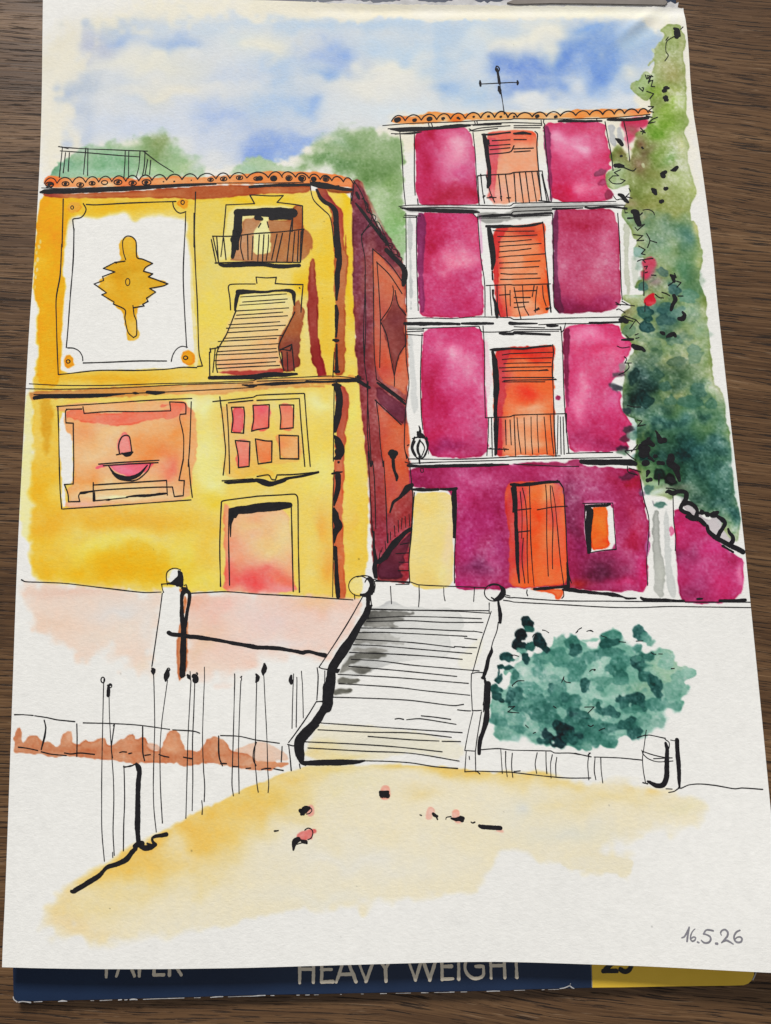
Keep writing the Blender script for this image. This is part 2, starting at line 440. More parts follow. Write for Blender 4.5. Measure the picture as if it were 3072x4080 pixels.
ring('B0', 828, 445, 14, 23, 6)
ink("A0 410,1290 408,1400 405,1500 403,1600 B0 400,200 390,400 365,550 366,700 370,850 378,1045 450,1038 640,1018 900,1018 1080,1010 1180,998 1275,1000|1280,992 1312,990 1290,900 1280,600 1265,300 1258,0 A0 1258,1600 1262,1450 1268,1245|540,1320 558,1355 545,1390 520,1412 480,1418 472,1425 480,1500 B0 480,100 475,300 455,550 440,760 430,870|A0 560,1325 620,1328 800,1318 1000,1310 1140,1306|1120,1310 1125,1340 1145,1370 1170,1382 1205,1372|1204,1380 1200,1500 B0 1195,200 1188,400 1195,600 1210,870|440,872 480,875 515,895 535,930 537,955|540,970 700,965 900,957 1080,957|1110,960 1120,920 1145,880 1180,862 1215,868", 7)
ink("B0 815,300 800,250 795,185 810,155 830,147 860,155 882,185 888,285 925,297 990,325|990,325 945,350 930,375|930,375 990,392|990,392 962,412|962,412 1000,425 1088,457|1088,457 1060,470 970,487|970,487 1010,510|1010,510 950,550 960,570|960,570 925,590|925,590 935,600|935,600 865,612|810,310 745,318 755,322|745,318 670,357|670,357 745,380|745,380 665,410 672,435|672,435 610,458|610,458 650,485 690,515|690,515 660,528|660,528 740,575|740,575 735,588|735,588 810,625 810,680 830,770 865,805 885,790 885,700 870,660 862,598", 7)

# upper balcony window
W1 = part('balcony_window', YH, 'dark topped window behind a balcony rail, under the yellow roof')
claim_area("A0 1465,1328 1650,1320 A1 130,1312 295,1335 290,1480 B1 300,110 285,330 B0 1420,350 1375,160 1440,140")
wash("A0 1480,1345 1666,1335 A1 230,1330 240,1420 A0 1580,1430 B0 1570,130 1500,290 1400,310 1385,160 1450,140 A0 1462,1500", (226, 212, 140), soft=.4, dark=.05)
wash("A0 1572,1420 1640,1412 1666,1418 A1 120,1425 225,1425 240,1345 262,1326 296,1332 292,1480 312,1488 342,1504 362,1560 352,1640 B1 352,210 330,270 282,318 120,318 B0 1666,318 1488,308 1500,288 1532,180 1568,120",
     (172, 118, 78), "A1 262,1420,50,130,160,84,44;180,1480,90,60,178,118,74;300,1560,60,80,168,98,52;B1 200,230,110,60,172,108,58;B0 1580,230,50,100,192,138,100", soft=.2, wob=.35, dark=.25)
wash("B1 22,62 40,48 62,52 78,100 88,180 92,250 62,264 -20,264 -24,200 -22,110 0,80", (228, 220, 160), soft=.2, dark=.1, mott=.1)
wash("B1 45,25 65,28 72,45 55,56 35,48", (228, 220, 160), soft=.15, dark=.05, mott=.1)
ink("A0 1540,1378,58 1640,1376,56 A1 60,1376,70 150,1380,78 232,1382,64|A0 1545,1390,60 1540,1500,60 B0 1535,120,66 1522,200,46 1508,285,22|1520,170,60 1540,230,26|A1 0,1410,40 30,1420,20|90,1414,30 215,1408,30")
ink("A0 1620,1265 1650,1320 1465,1328 1455,1450 1440,1600 B0 1432,280|A0 1620,1265 1640,1264 A1 0,1265 90,1270 170,1268|170,1268 130,1312|130,1312 240,1325 295,1335|295,1335 295,1440 285,1560 B1 285,120 280,310|235,0 215,120 195,310|A1 235,1350 228,1500 B1 215,110", 7)
ink("B0 1378,148 1500,148 1640,132 B1 0,130 150,120 305,102|B0 1370,170 1400,315|1380,150 1418,318|1405,150 1415,300|1450,160 1465,300|1565,150 1560,220 1578,300|1605,145 1608,300|1640,150 1632,300|B1 15,140 5,310|45,140 35,310|75,140 72,220 60,305|130,135 95,300|165,130 125,310|245,120 230,310|270,115 262,310|300,105 282,315|B0 1395,322 1640,314 B1 0,316 280,318|66,55 75,90|25,65 10,90", 7)
ink("B0 1424,330,20 1450,338,28 1640,332,28 B1 40,332,28 150,344,26 275,338,22")

# shuttered window
W2 = part('shuttered_window', YH, 'window with a slanted roller blind, below the balcony window')
claim_area("B0 1490,460 1660,455 B1 298,462 290,650 310,640 260,1060 B0 1358,1070 1358,880 1420,850 1500,630")
wash("B0 1560,520 1640,516 B1 60,514 232,520 242,600 246,625 200,720 146,835 142,870 160,960 165,1012 0,1040 B0 1640,1038 1410,1042 1404,900 1450,800 1530,640",
     (231, 198, 136), "B0 1640,600,260,70,230,212,134;1560,750,200,90,230,196,132;1520,980,160,70,230,158,112;1400,790,50,60,232,186,110;B1 60,560,240,60,230,212,140;80,720,140,60,228,192,134;60,950,140,60,228,172,124;100,850,120,60,228,178,126", soft=.3, wob=.4, dark=.15, blur="B0 1450,760,300,.8")
wash("B0 1400,1036 1420,1020 1640,1024 B1 100,1012 165,1000 170,1035 B0 1640,1052", (170, 62, 56), soft=.2)
wash("B1 234,592 268,560 276,548 288,600 312,625 302,680 292,700 296,712 284,772 288,800 274,900 262,1022 170,1026 160,960 150,900 140,870 146,855 138,805 160,780 190,730 245,640",
     (154, 88, 54), "B1 200,960,60,90,136,60,58;215,760,60,90,158,84,46;260,620,50,60,170,100,60;200,870,50,50,128,62,50", soft=.14, wob=.4, dark=.3)
ink("B0 1524,628,16 1532,560,28 1545,510,34 1640,508,24 B1 60,510,22 110,502,18 200,500,24 235,515,28 240,560,20 242,595,10|B0 1358,1066,22 1500,1064,32 1640,1060,32 B1 80,1046,34 180,1046,30 258,1042,22")
for _i in range(17):
    _t = _i / 16.0
    _y = 534 + 468 * _t + 5 * math.sin(_i * 2.3)
    _x0 = 1560 - 20 * _t if _t < .18 else 1545 - 145 * min(1, (_t - .18) / .55)
    _x1 = 1666 + (205 if _t < .2 else 205 - 60 * min(1, (_t - .2) / .5))
    ink("B0 %f,%f %f,%f %f,%f" % (_x0 + 14 * math.sin(_i * 1.7), _y + 8, (_x0 + _x1) / 2, _y - 2 + 3 * math.sin(_i * 3.1), _x1 - 14 + 22 * math.sin(_i * 2.9), _y - 12), 6)
ink("B0 1495,625 1490,550 1480,480 1490,462 1560,458 1655,458|1660,415 1666,455 B1 0,455|B0 1660,413 B1 60,418 125,415|125,415 118,455|118,455 200,460 298,462|298,470 290,560 285,640|B0 1530,630 1470,780 1410,890 1400,980 1410,1030|1360,880 1420,870|1358,900 1360,1060|1362,875 1366,900|1395,880 1380,1030|B1 245,640 190,750 150,830 140,870 150,930 175,1020|150,885 225,850 242,1020|195,900 200,1020|225,860 215,890 150,880|160,900 168,1000|275,482 278,486", 7)
part('corner_stain', YH)
wash("B1 362,275 380,350 395,500 402,740 396,800 420,940 445,1020 440,1060 402,1076 384,1010 355,950 340,800 324,640 330,450 340,330", (150, 58, 50), "B1 360,330,50,110,168,92,58;360,560,50,160,146,50,44;395,980,50,120,152,34,50", soft=.12, wob=.3, dark=.3)

# drainpipe
PIPE = part('drainpipe', YH)
wash("A1 375,1225 440,1216 452,1240 510,1330 552,1360 562,1420 566,1660 B1 575,100 580,250 596,300 582,450 570,600 576,700 568,900 582,980 568,1045 500,1050 495,970 508,880 506,800 510,560 492,500 506,350 492,100 A1 486,1450 470,1340 400,1290",
     (176, 98, 56), "A1 440,1270,60,60,140,50,56;540,1400,50,130,164,60,46;500,1320,50,40,156,50,50;B1 540,60,40,160,168,66,50;555,350,40,200,178,104,60;530,920,50,160,172,92,54", soft=.14, wob=.3, dark=.25)
wash("B1 545,1100 590,1165 595,1200 592,1300 572,1450 565,1600 C1 566,100 555,300 560,600 570,800 578,950 545,955 510,942 496,700 490,400 500,100 506,0 B1 500,1600 520,1400 500,1120",
     (186, 94, 62), "B1 565,1200,40,160,170,72,58;560,1500,40,150,172,82,60;C1 540,300,40,200,204,104,66;540,700,40,260,200,108,62", soft=.14, wob=.3, dark=.25)
ink("A1 388,1232,24 410,1280,28 440,1310,30 480,1332,32 508,1370,36 514,1450,36 520,1560,36 522,1659,36 B1 512,60,34 524,150,30 532,240,30 532,330,40 520,400,36 520,480,24 515,560,16|512,600,22 518,650,30 516,700,24 515,760,18 512,800,14|495,822,18 512,825,26 526,824,16|516,850,14 516,920,18 518,1000,22 515,1026,26|500,1025,14 530,1026,16|492,1112,14 515,1112,28 540,1116,22|522,1130,40 535,1200,46 528,1290,48 514,1360,40 506,1412,20|505,1445,16 520,1470,44 535,1510,58 545,1545,52 525,1580,44 505,1590,20|C1 525,0,52 535,40,26|486,142,10 515,136,22 552,130,10|525,155,44 525,230,40 512,290,32 500,350,8|500,365,12 508,400,44 515,440,42 528,480,54 510,520,40 502,590,8|506,622,24 512,700,26 516,800,28 526,935,28")
ink("A1 345,1170 350,1240 370,1300 430,1360 470,1400 488,1480 500,1600 B1 505,0|500,900 492,1060|500,1110 497,1400 C1 495,60|500,120 490,400 495,600 490,940", 6)
blobs('B1', '530,1612,16 540,1590,14')
blobs('C1', '530,70,12')

# cornice across the house
CORN = part('cornice', YH)
wash("B0 190,1152 400,1150 700,1126 1000,1116 1300,1106 1640,1090 B1 0,1076 300,1066 640,1050 662,1090 560,1104 300,1110 480,1122 300,1130 0,1140 B0 1640,1150 1350,1180 1150,1168 800,1190 215,1212 188,1180", (206, 152, 88),
     "B0 350,1150,240,40,176,112,56;800,1140,220,30,204,146,74;1250,1150,200,40,226,172,112;B1 300,1060,300,30,228,178,110;620,1080,60,40,228,170,80", soft=.3, wob=.4, dark=.12)
ink("B0 190,1105 400,1115 700,1115 1000,1105 1300,1098 1640,1085 B1 0,1075 300,1062 500,1055 690,1075|B0 170,1137 400,1140 800,1130 1200,1110 1640,1098|220,1175 900,1165 1640,1128 B1 0,1110|0,1088 400,1078 650,1072", 6)
ink("B0 224,1197,26 300,1188,30 600,1182,28 720,1176,18 810,1170,8|860,1165,8 880,1165,20 898,1168,8|955,1160,22 1010,1164,28 1064,1160,14|1570,1112,8 1610,1116,18 1660,1116,16|B1 0,1112,10 50,1108,16 110,1104,26 180,1102,22 300,1096,12|302,1098,10 320,1092,16 440,1092,14 560,1086,20 650,1082,22|655,1056,18 658,1090,22|660,1085,26 690,1108,28 730,1130,18|640,1060,8 672,1062,12")

# fountain niche
NICHE = part('fountain_niche', YH, 'orange and pink framed niche with a bowl and a bell')
claim_area("B0 370,1250 700,1230 1000,1210 1243,1200 1230,1500 C0 1222,50 1247,300 700,350 400,372 385,100 B0 380,1400")
wash("B0 385,1290 470,1300 475,1660 C0 470,210 415,215 430,340 405,360 392,100 B0 388,1600", (235, 236, 237), soft=.2, dark=0, mott=0, claim=False)
wash("B0 365,1248 500,1228 800,1224 1100,1212 1200,1220 1270,1300 1278,1480 1262,1650 C0 1258,80 1240,200 1228,306 1000,332 700,352 450,368 425,340 445,310 430,240 470,205 482,120 472,40 B0 478,1600 470,1440 430,1410 415,1330 432,1280 365,1278",
     (238, 170, 118), "B0 1030,1520,130,80,226,136,72;1200,1420,80,130,234,150,84;1180,1250,60,60,232,108,88;560,1400,90,50,234,150,100;720,1440,140,80,238,186,136;620,1560,110,60,240,192,150;C0 560,220,90,90,232,142,70;900,100,200,60,240,176,140;1120,120,80,110,232,118,96;1220,150,50,120,236,156,90;480,260,50,60,232,146,80;800,240,250,40,236,196,144;800,300,340,25,232,204,160;520,345,150,20,230,172,152", soft=.25, wob=.4, dark=.14, claim=False)
wash("B0 430,1270 540,1275 560,1298 900,1288 1105,1278 1110,1240 1050,1262 1030,1250 1060,1234 1172,1232 1180,1300 1130,1335 1070,1345 1060,1330 950,1345 860,1372 700,1378 520,1346 450,1318 430,1330", (232, 118, 92), "B0 700,1340,150,40,228,104,84;560,1310,110,40,234,130,96", soft=.18, wob=.35, dark=.2, claim=False)
wash("C0 612,112 640,86 720,78 1000,70 975,100 935,130 880,160 800,152 740,132 705,96 650,106", (224, 108, 128), "C0 820,110,90,30,228,122,150", soft=.18, dark=.2, claim=False)
wash("B0 775,1560 752,1520 756,1480 790,1430 812,1420 838,1440 852,1500 862,1548 800,1562", (224, 134, 130), soft=.15, dark=.2, claim=False)
wash("C0 625,290 700,285 820,290 830,298 720,310 620,314", (232, 222, 176), soft=.3, dark=0, claim=False)
ink("B0 375,1250 380,1400 385,1650 C0 385,100 390,250 400,370|405,371 700,351 1000,329 1238,312|B0 368,1252 700,1230 1000,1210 1243,1200|1240,1222 1230,1500 1220,1640 C0 1222,50 1235,200 1247,295|B0 430,1270 530,1268|538,1254 545,1297|545,1297 700,1285 900,1285 1107,1280|1107,1280 1100,1222|1100,1222 1195,1228 1205,1245 1205,1300|1205,1300 1168,1303|1168,1303 1165,1330 1190,1450 1188,1600 C0 1188,50 1160,185|1160,185 1195,187|1195,187 1188,285|1188,285 1130,290|1130,290 1118,228|1118,228 1000,230 700,245 525,262|525,262 510,285 518,322|518,322 445,324|445,324 440,270 418,212|418,212 475,208|475,208 478,100 B0 478,1600 475,1360|475,1360 428,1358|428,1358 425,1280 440,1270", 7)
ink("B0 775,1560 770,1500 790,1450 820,1438 840,1450 855,1545|755,1565 855,1546|C0 670,90 850,78 1025,70|975,80 960,120 900,175 850,188 770,175 730,140|605,200 605,318|605,215 1080,185|1080,185 1085,280|610,318 720,308 830,296|520,266 600,258", 7)
ink("C0 640,80,8 800,68,10 1030,55,8|704,92,8 740,140,18 800,168,26 850,170,28 905,145,20 955,88,8|790,8,8 B0 815,1566,26 840,1560,26 860,1548,10|C0 820,292,8 880,286,18 950,284,22 1020,276,20 1075,270,14|523,268,18 550,266,16 580,260,8|612,316,14 614,260,7|688,312,8 705,311,16 722,308,6")

# six-pane window
W3 = part('paned_window', YH, 'closed window with six pink and orange panes')
claim_area("B0 1410,1220 1640,1195 B1 305,1165 345,1640 C1 390,130 120,220 40,200 C0 1440,200 1450,100")
wash("B0 1425,1255 1480,1228 1640,1212 B1 60,1208 262,1204 275,1350 300,1560 240,1620 0,1640 C1 60,100 120,130 90,175 0,150 C0 1640,160 1500,180 1450,150 1460,0 B0 1450,1500", (230, 186, 108), "B0 1450,1300,50,90,232,170,90;B1 150,1320,110,110,232,206,110;200,1420,110,60,230,196,110;C0 1580,100,100,60,228,186,96;C1 40,120,110,60,226,186,78", soft=.4, wob=.6, dark=.06)
for _pl, _c, _s in (("B0 1500,1255 1582,1258 1586,1310 1580,1425 1500,1420 1508,1340", (216, 92, 98), "B0 1530,1380,50,50,222,110,112"),
                    ("B0 1640,1240 B1 0,1240 82,1238 94,1280 78,1340 76,1392 30,1420 0,1405 -30,1412 -36,1395 -24,1330", (226, 112, 100), "B1 40,1280,60,50,220,88,104"),
                    ("B1 143,1242 180,1222 240,1242 240,1330 236,1390 220,1420 170,1400 148,1396 155,1320", (230, 132, 100), "B1 190,1260,60,40,226,112,96"),
                    ("B0 1530,1470 1570,1462 1622,1480 1618,1640 1548,1648 1526,1590 1544,1570 1530,1520", (228, 134, 116), "B0 1560,1600,50,50,226,120,110"),
                    ("B1 -10,1462 50,1468 98,1472 100,1540 94,1612 10,1624 -2,1540", (230, 148, 100), "B1 50,1560,60,60,226,130,80"),
                    ("B1 118,1460 145,1432 265,1440 285,1520 270,1592 150,1592 140,1490", (234, 166, 108), "B1 230,1560,60,50,236,176,120;150,1470,50,40,236,150,104")):
    wash(_pl, _c, _s, soft=.15, wob=.35, dark=.22, claim=False)
ink("B0 1500,1257 1580,1256|1580,1256 1586,1310 1578,1425|1578,1425 1500,1420|1500,1420 1510,1340 1500,1257|1640,1245 B1 0,1244 80,1240|80,1240 75,1390|75,1390 0,1402 -35,1412|-35,1412 -22,1330 -26,1245|145,1242 238,1242|238,1242 235,1390|235,1390 150,1398|150,1398 155,1320 145,1242|B0 1525,1472 1560,1475 1620,1480|1620,1480 1615,1640|1615,1640 1545,1648|1545,1648 1545,1580 1525,1472|B1 -10,1462 60,1475 97,1476|97,1476 95,1612|95,1612 8,1624|8,1624 -2,1540 -10,1462|143,1438 268,1442|268,1442 270,1592|270,1592 150,1590|150,1590 143,1438", 8)
ink("B0 1425,1190 1440,1300 1455,1450 C0 1462,0 1447,150|B0 1470,1240 1480,1400 1488,1640 C0 1488,140|B0 1380,1220 1640,1192 B1 0,1180 150,1172 305,1167|0,1212 150,1206 275,1200|B0 1480,1228 1640,1212|1425,1190 1432,1260|C0 1440,188 1640,175|C1 0,160 75,150 95,178 120,182 130,150|130,150 250,146 395,130", 7)
ink("B1 275,1202,8 285,1350,8 310,1640,9|308,1170,9 325,1400,9 345,1640,9|C0 1458,198,10 1480,200,20 1640,188,18 C1 0,184,20 40,196,34 75,208,34 110,204,26 170,186,28 200,172,18 300,156,16 396,132,18")

# door of the yellow house
YD = part('door', YH, 'pink and peach door with a black lintel')
claim_area("C0 1440,318 1550,303 C1 0,288 150,280 262,290 268,600 276,915 C0 1640,912 1425,895")
wash("C0 1445,335 1482,345 1490,380 1640,385 C1 0,382 210,372 225,600 236,850 260,905 0,920 C0 1640,916 1430,900 1462,820 1450,500", (236, 172, 140),
     "C0 1640,700,260,240,236,172,140;1530,620,130,170,234,136,112;1640,480,120,70,236,178,128;C1 130,540,100,170,232,198,142;90,720,140,60,236,170,138;C0 1460,450,60,200,232,140,96;1460,760,70,150,234,140,98;1640,850,170,80,228,86,82;C1 60,860,150,70,226,66,72;170,830,110,60,232,110,86;210,890,90,40,232,140,144", soft=.3, wob=.4, dark=.12)
ink("C0 1430,872 1425,600 1435,340 1440,320 1550,303 1640,292 C1 0,288 150,280 245,275 262,292 266,340 268,600 275,910|222,345 228,600 235,905|C0 1488,865 1482,550 1485,370", 8)
ink("C0 1492,376,24 1530,380,56 1600,374,54 C1 0,364,56 60,358,56 140,352,54 212,346,36|C0 1500,380,34 1500,420,40 1495,470,18 1494,550,8|1520,410,40 1545,395,20")

# side wall in the alley
SIDE = part('side_wall', YH, 'maroon and orange side wall in the alley')
claim_area("A1 612,1180 650,1160 690,1200 840,1500 B1 780,50 870,180 962,340 970,640 985,1100 960,1350 990,1560 C1 960,50 1010,300 1005,500 985,700 990,850 770,832 735,300 700,0 B1 690,1400 640,900 620,300 A1 615,1300")
wash("A1 614,1200 640,1160 665,1168 690,1200 725,1310 760,1420 840,1540 B1 780,40 870,170 925,260 962,345 970,420 966,640 978,900 984,1100 962,1250 975,1350 985,1480 990,1560 C1 965,60 985,120 1005,200 1018,280 1010,380 1005,500 984,700 990,850 850,845 768,832 750,700 738,500 732,300 715,100 703,0 B1 690,1400 665,1150 640,900 625,600 620,300 618,0",
     (150, 74, 70), "A1 660,1260,70,90,140,80,92;700,1480,80,150,112,58,74;B1 690,100,70,200,112,56,74;680,400,60,260,118,58,78;680,760,60,220,124,60,78;720,1040,60,160,128,56,72;840,180,70,110,106,48,66;900,300,60,60,98,44,62;740,420,40,200,140,76,76;890,700,90,260,178,92,74;740,1330,60,220,150,66,70;C1 770,200,50,260,160,66,68;800,560,50,200,146,54,74;930,100,70,120,196,86,62;890,260,70,110,198,84,64;960,440,60,120,170,62,66;900,600,90,110,180,66,82;960,760,40,110,172,52,70", soft=.15, wob=.3, dark=.25, mott=.2, gran=.12)
wash("B1 750,232 775,250 850,335 950,450 968,640 978,900 984,1180 900,1140 785,1085 758,900 752,500", (208, 118, 82), "B1 800,420,60,150,206,124,88;880,450,60,90,214,130,92;920,980,60,130,226,116,66;850,1020,80,110,206,86,68;800,700,50,160,190,96,82", soft=.35, wob=.4, dark=.12, claim=False)
wash("B1 884,530 906,522 915,590 945,622 972,672 952,740 955,780 968,850 930,920 905,980 890,1070 870,960 845,850 806,725 798,700 842,665 872,600", (134, 70, 64), "B1 900,700,60,60,122,58,62;880,860,50,110,142,72,66;895,560,40,50,150,80,72", soft=.18, wob=.4, dark=.25, claim=False)
wash("B1 770,1215 860,1305 940,1378 978,1350 990,1480 985,1600 C1 985,130 1000,210 950,232 905,300 870,390 838,395 820,100 B1 800,1450", (208, 96, 66), "B1 900,1430,90,110,216,110,62;830,1350,60,100,204,92,70;C1 930,90,60,110,216,108,64;870,250,60,90,196,84,70", soft=.35, wob=.3, dark=.12, claim=False)
wash("B1 770,1105 860,1172 962,1250 970,1300 962,1350 935,1366 860,1302 770,1215", (112, 48, 64), "B1 900,1290,60,50,98,40,60", soft=.2, wob=.3, dark=.2, claim=False)
wash("C1 778,725 850,655 930,588 1002,510 1004,560 972,615 975,650 945,680 965,715 930,740 922,770 955,812 882,832 775,822", (92, 36, 56), "C1 900,670,60,50,112,46,62;880,800,60,30,84,30,52", soft=.15, wob=.3, dark=.2, claim=False)
wash("A1 660,1160 690,1190 730,1300 800,1430 850,1540 880,1600 905,1655 B1 940,290 962,330 955,345 880,220 800,70 740,-30", (190, 150, 130), soft=.25, claim=False, op=.75)
wash("A1 614,1200 690,1200 840,1500 B1 870,170 962,345 985,1100 960,1350 990,1560 C1 1010,250 985,700 990,850 768,832 738,500 703,0 B1 665,1150 640,900 620,300", (206, 186, 196), soft=.2, wob=.2, dark=0, mul=True, claim=False)
ink("A1 645,1250,16 655,1270,28 662,1288,14|640,1318,10 690,1380,22 740,1450,24 790,1510,28 830,1560,28 852,1590,12|B1 838,236,26 870,270,30 910,310,30 945,348,30 958,385,34 955,420,34 948,465,18|780,1098,14 815,1122,24 870,1162,22 920,1200,24 960,1236,12|850,1552,8 C1 862,15,30 895,10,40|876,10,54 882,28,46|882,50,20 886,100,24 895,135,20 905,160,24 905,185,12|1005,215,26 975,235,48 955,262,36 920,300,20 885,325,22 872,360,16 862,392,12|756,520,14 758,620,16 768,700,26 764,760,32 770,810,26|786,716,22 830,680,40 860,630,36 890,595,46 930,555,30 960,525,24 996,502,22")
ink("A1 625,1170 660,1220 690,1280 720,1350 760,1430 790,1480 830,1560 880,1640|B1 745,70 690,120 678,170 700,300 700,500 690,800 700,1000 712,1080 722,1300 742,1640 C1 750,60 762,200 770,500|B1 735,60 700,110 675,140|700,400 705,700 695,960|750,230 755,500 760,900 775,1080|750,230 860,330 940,440|778,318 790,500 800,700 795,1000|775,315 860,400 940,520|880,470 885,510 865,600 800,700|800,700 840,790 860,900 890,1060 890,1120|895,500 915,590 965,660|965,850 920,920 890,1050|780,1080 860,1140 960,1215|765,1210 850,1290 935,1370|772,1210 790,1350 800,1500 818,1640 C1 822,60 835,300 845,590|B1 720,1090 715,1400 735,1640 C1 742,60|960,0 985,60 1000,180 1010,300 1000,500 985,700 990,845|720,0 735,300 748,520|A1 630,1180 615,1300|610,1250 608,1320", 6)
scallops('A1', [680, 722], 1290, 1380, 10, 5)
ink("A1 690,1290 720,1330 715,1370 745,1390 740,1430 770,1440 775,1480 800,1490 800,1540 840,1560 830,1590 870,1590 875,1640 905,1650|B1 745,5 770,20 765,50 790,60 B1 850,190 880,200 880,230 910,240 910,275 940,290 935,320 960,340", 5)
ink("C1 850,530 850,590|865,520 865,570|890,480 895,550|915,445 918,520|940,430 935,500|960,420 965,490|985,405 990,480|830,580 835,640|812,620 806,650|930,600 985,590|900,660 985,655|920,715 980,715|915,770 985,770|800,640 790,700|770,835 840,838 990,850", 5)
# --- the magenta house
GAIN[0] = 1.02
MH = part('painted_house', 0, 'tall magenta painted house with white columns and cornices')
claim_area("A1 820,800 1640,745 A2 600,715 880,705 865,830 770,960 700,1100 700,1340 B2 685,0 680,130 690,400 700,600 690,760 765,850 720,960 710,1150 700,1240 790,1380 790,1600 C2 820,130 850,300 880,450 1030,370 1180,440 1350,610 1490,690 1490,960 1100,985 1070,950 870,955 700,940 0,890 C1 1640,890 1280,880 990,850 1010,300 970,60 B1 985,1100 970,300 960,0 A1 930,900")
wash("C1 985,100 1300,92 1640,84 C2 0,72 350,62 442,92 600,100 760,108 815,122 822,190 832,300 862,420 880,455 870,600 862,700 872,906 720,912 600,905 400,890 150,882 0,884 C1 1640,884 1600,892 1400,896 1300,890 1280,860 1280,550 1295,238 1000,238 985,180",
     (162, 42, 96), "C1 1060,170,100,50,148,34,88;1420,160,120,70,196,96,148;1560,150,80,50,176,58,112;1340,300,60,90,186,58,120;1450,440,90,110,164,34,100;1450,750,110,50,112,36,82;1380,600,60,110,170,40,110;1560,720,60,60,176,70,126;1590,620,40,80,160,46,108;1330,860,60,40,176,40,112;1560,420,50,100,150,26,82;C2 120,110,200,40,172,44,104;300,120,150,50,178,60,112;460,170,120,60,172,66,112;550,250,90,50,170,70,120;640,130,90,60,168,48,96;780,190,60,60,166,24,64;390,340,60,110,116,36,74;400,480,50,120,124,38,80;400,620,50,60,142,34,92;560,780,150,70,106,42,76;730,620,80,60,186,92,140;740,740,60,60,180,86,132;760,420,70,120,172,48,92;830,800,40,120,186,24,88;700,520,40,80,174,70,120;790,560,60,60,168,26,70;620,880,90,30,164,60,110;380,860,90,30,168,46,50;720,860,60,40,190,44,104", soft=.15, wob=.3, dark=.22, mott=.22, gran=.12)
wash("C2 0,78 200,72 340,68 360,52 440,48 445,96 0,96", (150, 38, 84), soft=.2, dark=.15)
GAIN[0] = .90
WP = lambda lab=None: part('wall_panel', MH, lab)
WP()
wash("A1 1022,848 1100,842 1330,815 1380,848 1408,950 1420,1100 1424,1240 1440,1270 1446,1310 1410,1328 1200,1332 1080,1330 1045,1308 1030,1200 1025,1000", (190, 58, 106),
     "A1 1090,880,60,70,164,14,54;1050,1000,50,120,172,24,72;1290,930,110,80,218,130,164;1200,860,80,40,196,60,110;1260,1050,110,60,204,100,146;1250,1280,170,55,158,14,46;1060,1180,50,120,182,30,82;1340,1120,80,90,192,62,120;1150,1210,60,50,176,36,80;1380,1240,60,40,166,20,56;1160,1080,60,70,194,72,120;1370,900,50,80,196,84,130;1300,970,80,130,226,148,178;1240,1100,60,90,206,98,144", soft=.15, wob=.3, dark=.25, mott=.2, gran=.08)
WP()
wash("A2 190,830 210,805 250,798 400,790 590,790 602,900 640,1030 610,1060 640,1090 600,1110 590,1140 615,1180 600,1210 640,1250 620,1290 550,1312 250,1312 226,1180 210,1000", (196, 58, 106),
     "A2 410,910,90,70,236,166,194;330,870,80,50,214,104,150;350,1240,130,50,192,14,60;270,1270,70,50,172,10,50;500,1100,90,70,204,66,116;320,1060,90,60,196,62,112;450,1220,60,40,212,100,144;560,900,50,80,194,50,96;540,1220,60,50,200,60,106;300,1160,60,60,186,34,84;500,830,90,30,196,58,100;415,915,95,100,240,178,204;360,980,50,80,216,104,150;470,1220,70,40,222,120,158", soft=.15, wob=.3, dark=.22, mott=.2, gran=.08)
wash("A2 192,835 212,812 232,830 238,1000 250,1200 250,1306 230,1300 215,1100 200,950", (118, 38, 84), soft=.15, dark=.15, op=.8)
dab(('A2', (560, 1118), (38, 24), -25, (140, 62, 96)), soft=.2)
dab(('A2', (575, 1185), (40, 24), -20, (168, 60, 104)), soft=.25)
dab(('A2', (612, 1262), (28, 28), 0, (142, 48, 80)), soft=.25)
WP('small magenta strip of wall under the eave, beside the vine')
wash("A2 698,792 750,765 860,765 866,820 840,835 800,855 770,930 745,962 728,940 715,860", (192, 48, 88), "A2 780,850,50,60,150,84,84;730,900,40,60,196,70,104", soft=.2, wob=.3, blur="A2 800,900,250,.8")
WP()
wash("B1 1030,-12 1250,-2 1430,-12 1440,200 1470,450 1478,655 1400,672 1300,684 1180,668 1080,670 1050,642 1040,400", (186, 46, 98),
     "B1 1150,160,70,130,170,20,66;1130,330,50,90,168,20,64;1260,290,110,60,214,112,150;1380,150,70,150,196,60,112;1180,480,90,110,188,44,98;1350,430,90,100,184,44,98;1280,590,120,50,182,50,106;1420,560,60,90,188,48,104;1250,100,120,50,192,50,104;1100,600,60,60,180,32,84;1210,360,50,50,208,96,140;1290,285,110,60,222,130,164;1390,120,60,130,200,70,118", soft=.15, wob=.3, dark=.25, mott=.2, gran=.1)
wash("B1 1032,-8 1090,0 1096,100 1082,250 1080,450 1092,640 1052,640 1042,420", (112, 32, 82), "B1 1060,560,40,120,140,40,96", soft=.15, dark=.15, op=.85)
WP()
wash("A2 262,1362 300,1350 450,1362 600,1352 655,1366 B2 664,30 680,130 685,300 690,450 702,580 640,636 520,642 300,652 270,625 256,560 255,300", (174, 52, 94),
     "B2 450,50,130,70,162,26,64;600,180,70,110,192,88,128;500,400,120,120,186,84,120;350,250,70,130,176,56,98;360,460,70,80,180,70,112;420,600,170,40,134,24,74;300,600,60,60,120,22,66;560,570,110,40,156,36,86;640,450,40,150,182,70,112;620,40,50,60,186,60,96;A2 400,1390,100,30,176,56,92;B2 600,190,60,130,194,90,130;500,390,80,110,190,88,126", soft=.15, wob=.3, dark=.3, mott=.2, gran=.1)
wash("A2 248,1375 285,1355 B2 292,60 284,200 290,400 305,560 330,640 290,650 262,600 250,300", (88, 26, 62), "B2 280,610,40,60,84,18,50", soft=.15, dark=.1, op=.85)
WP()
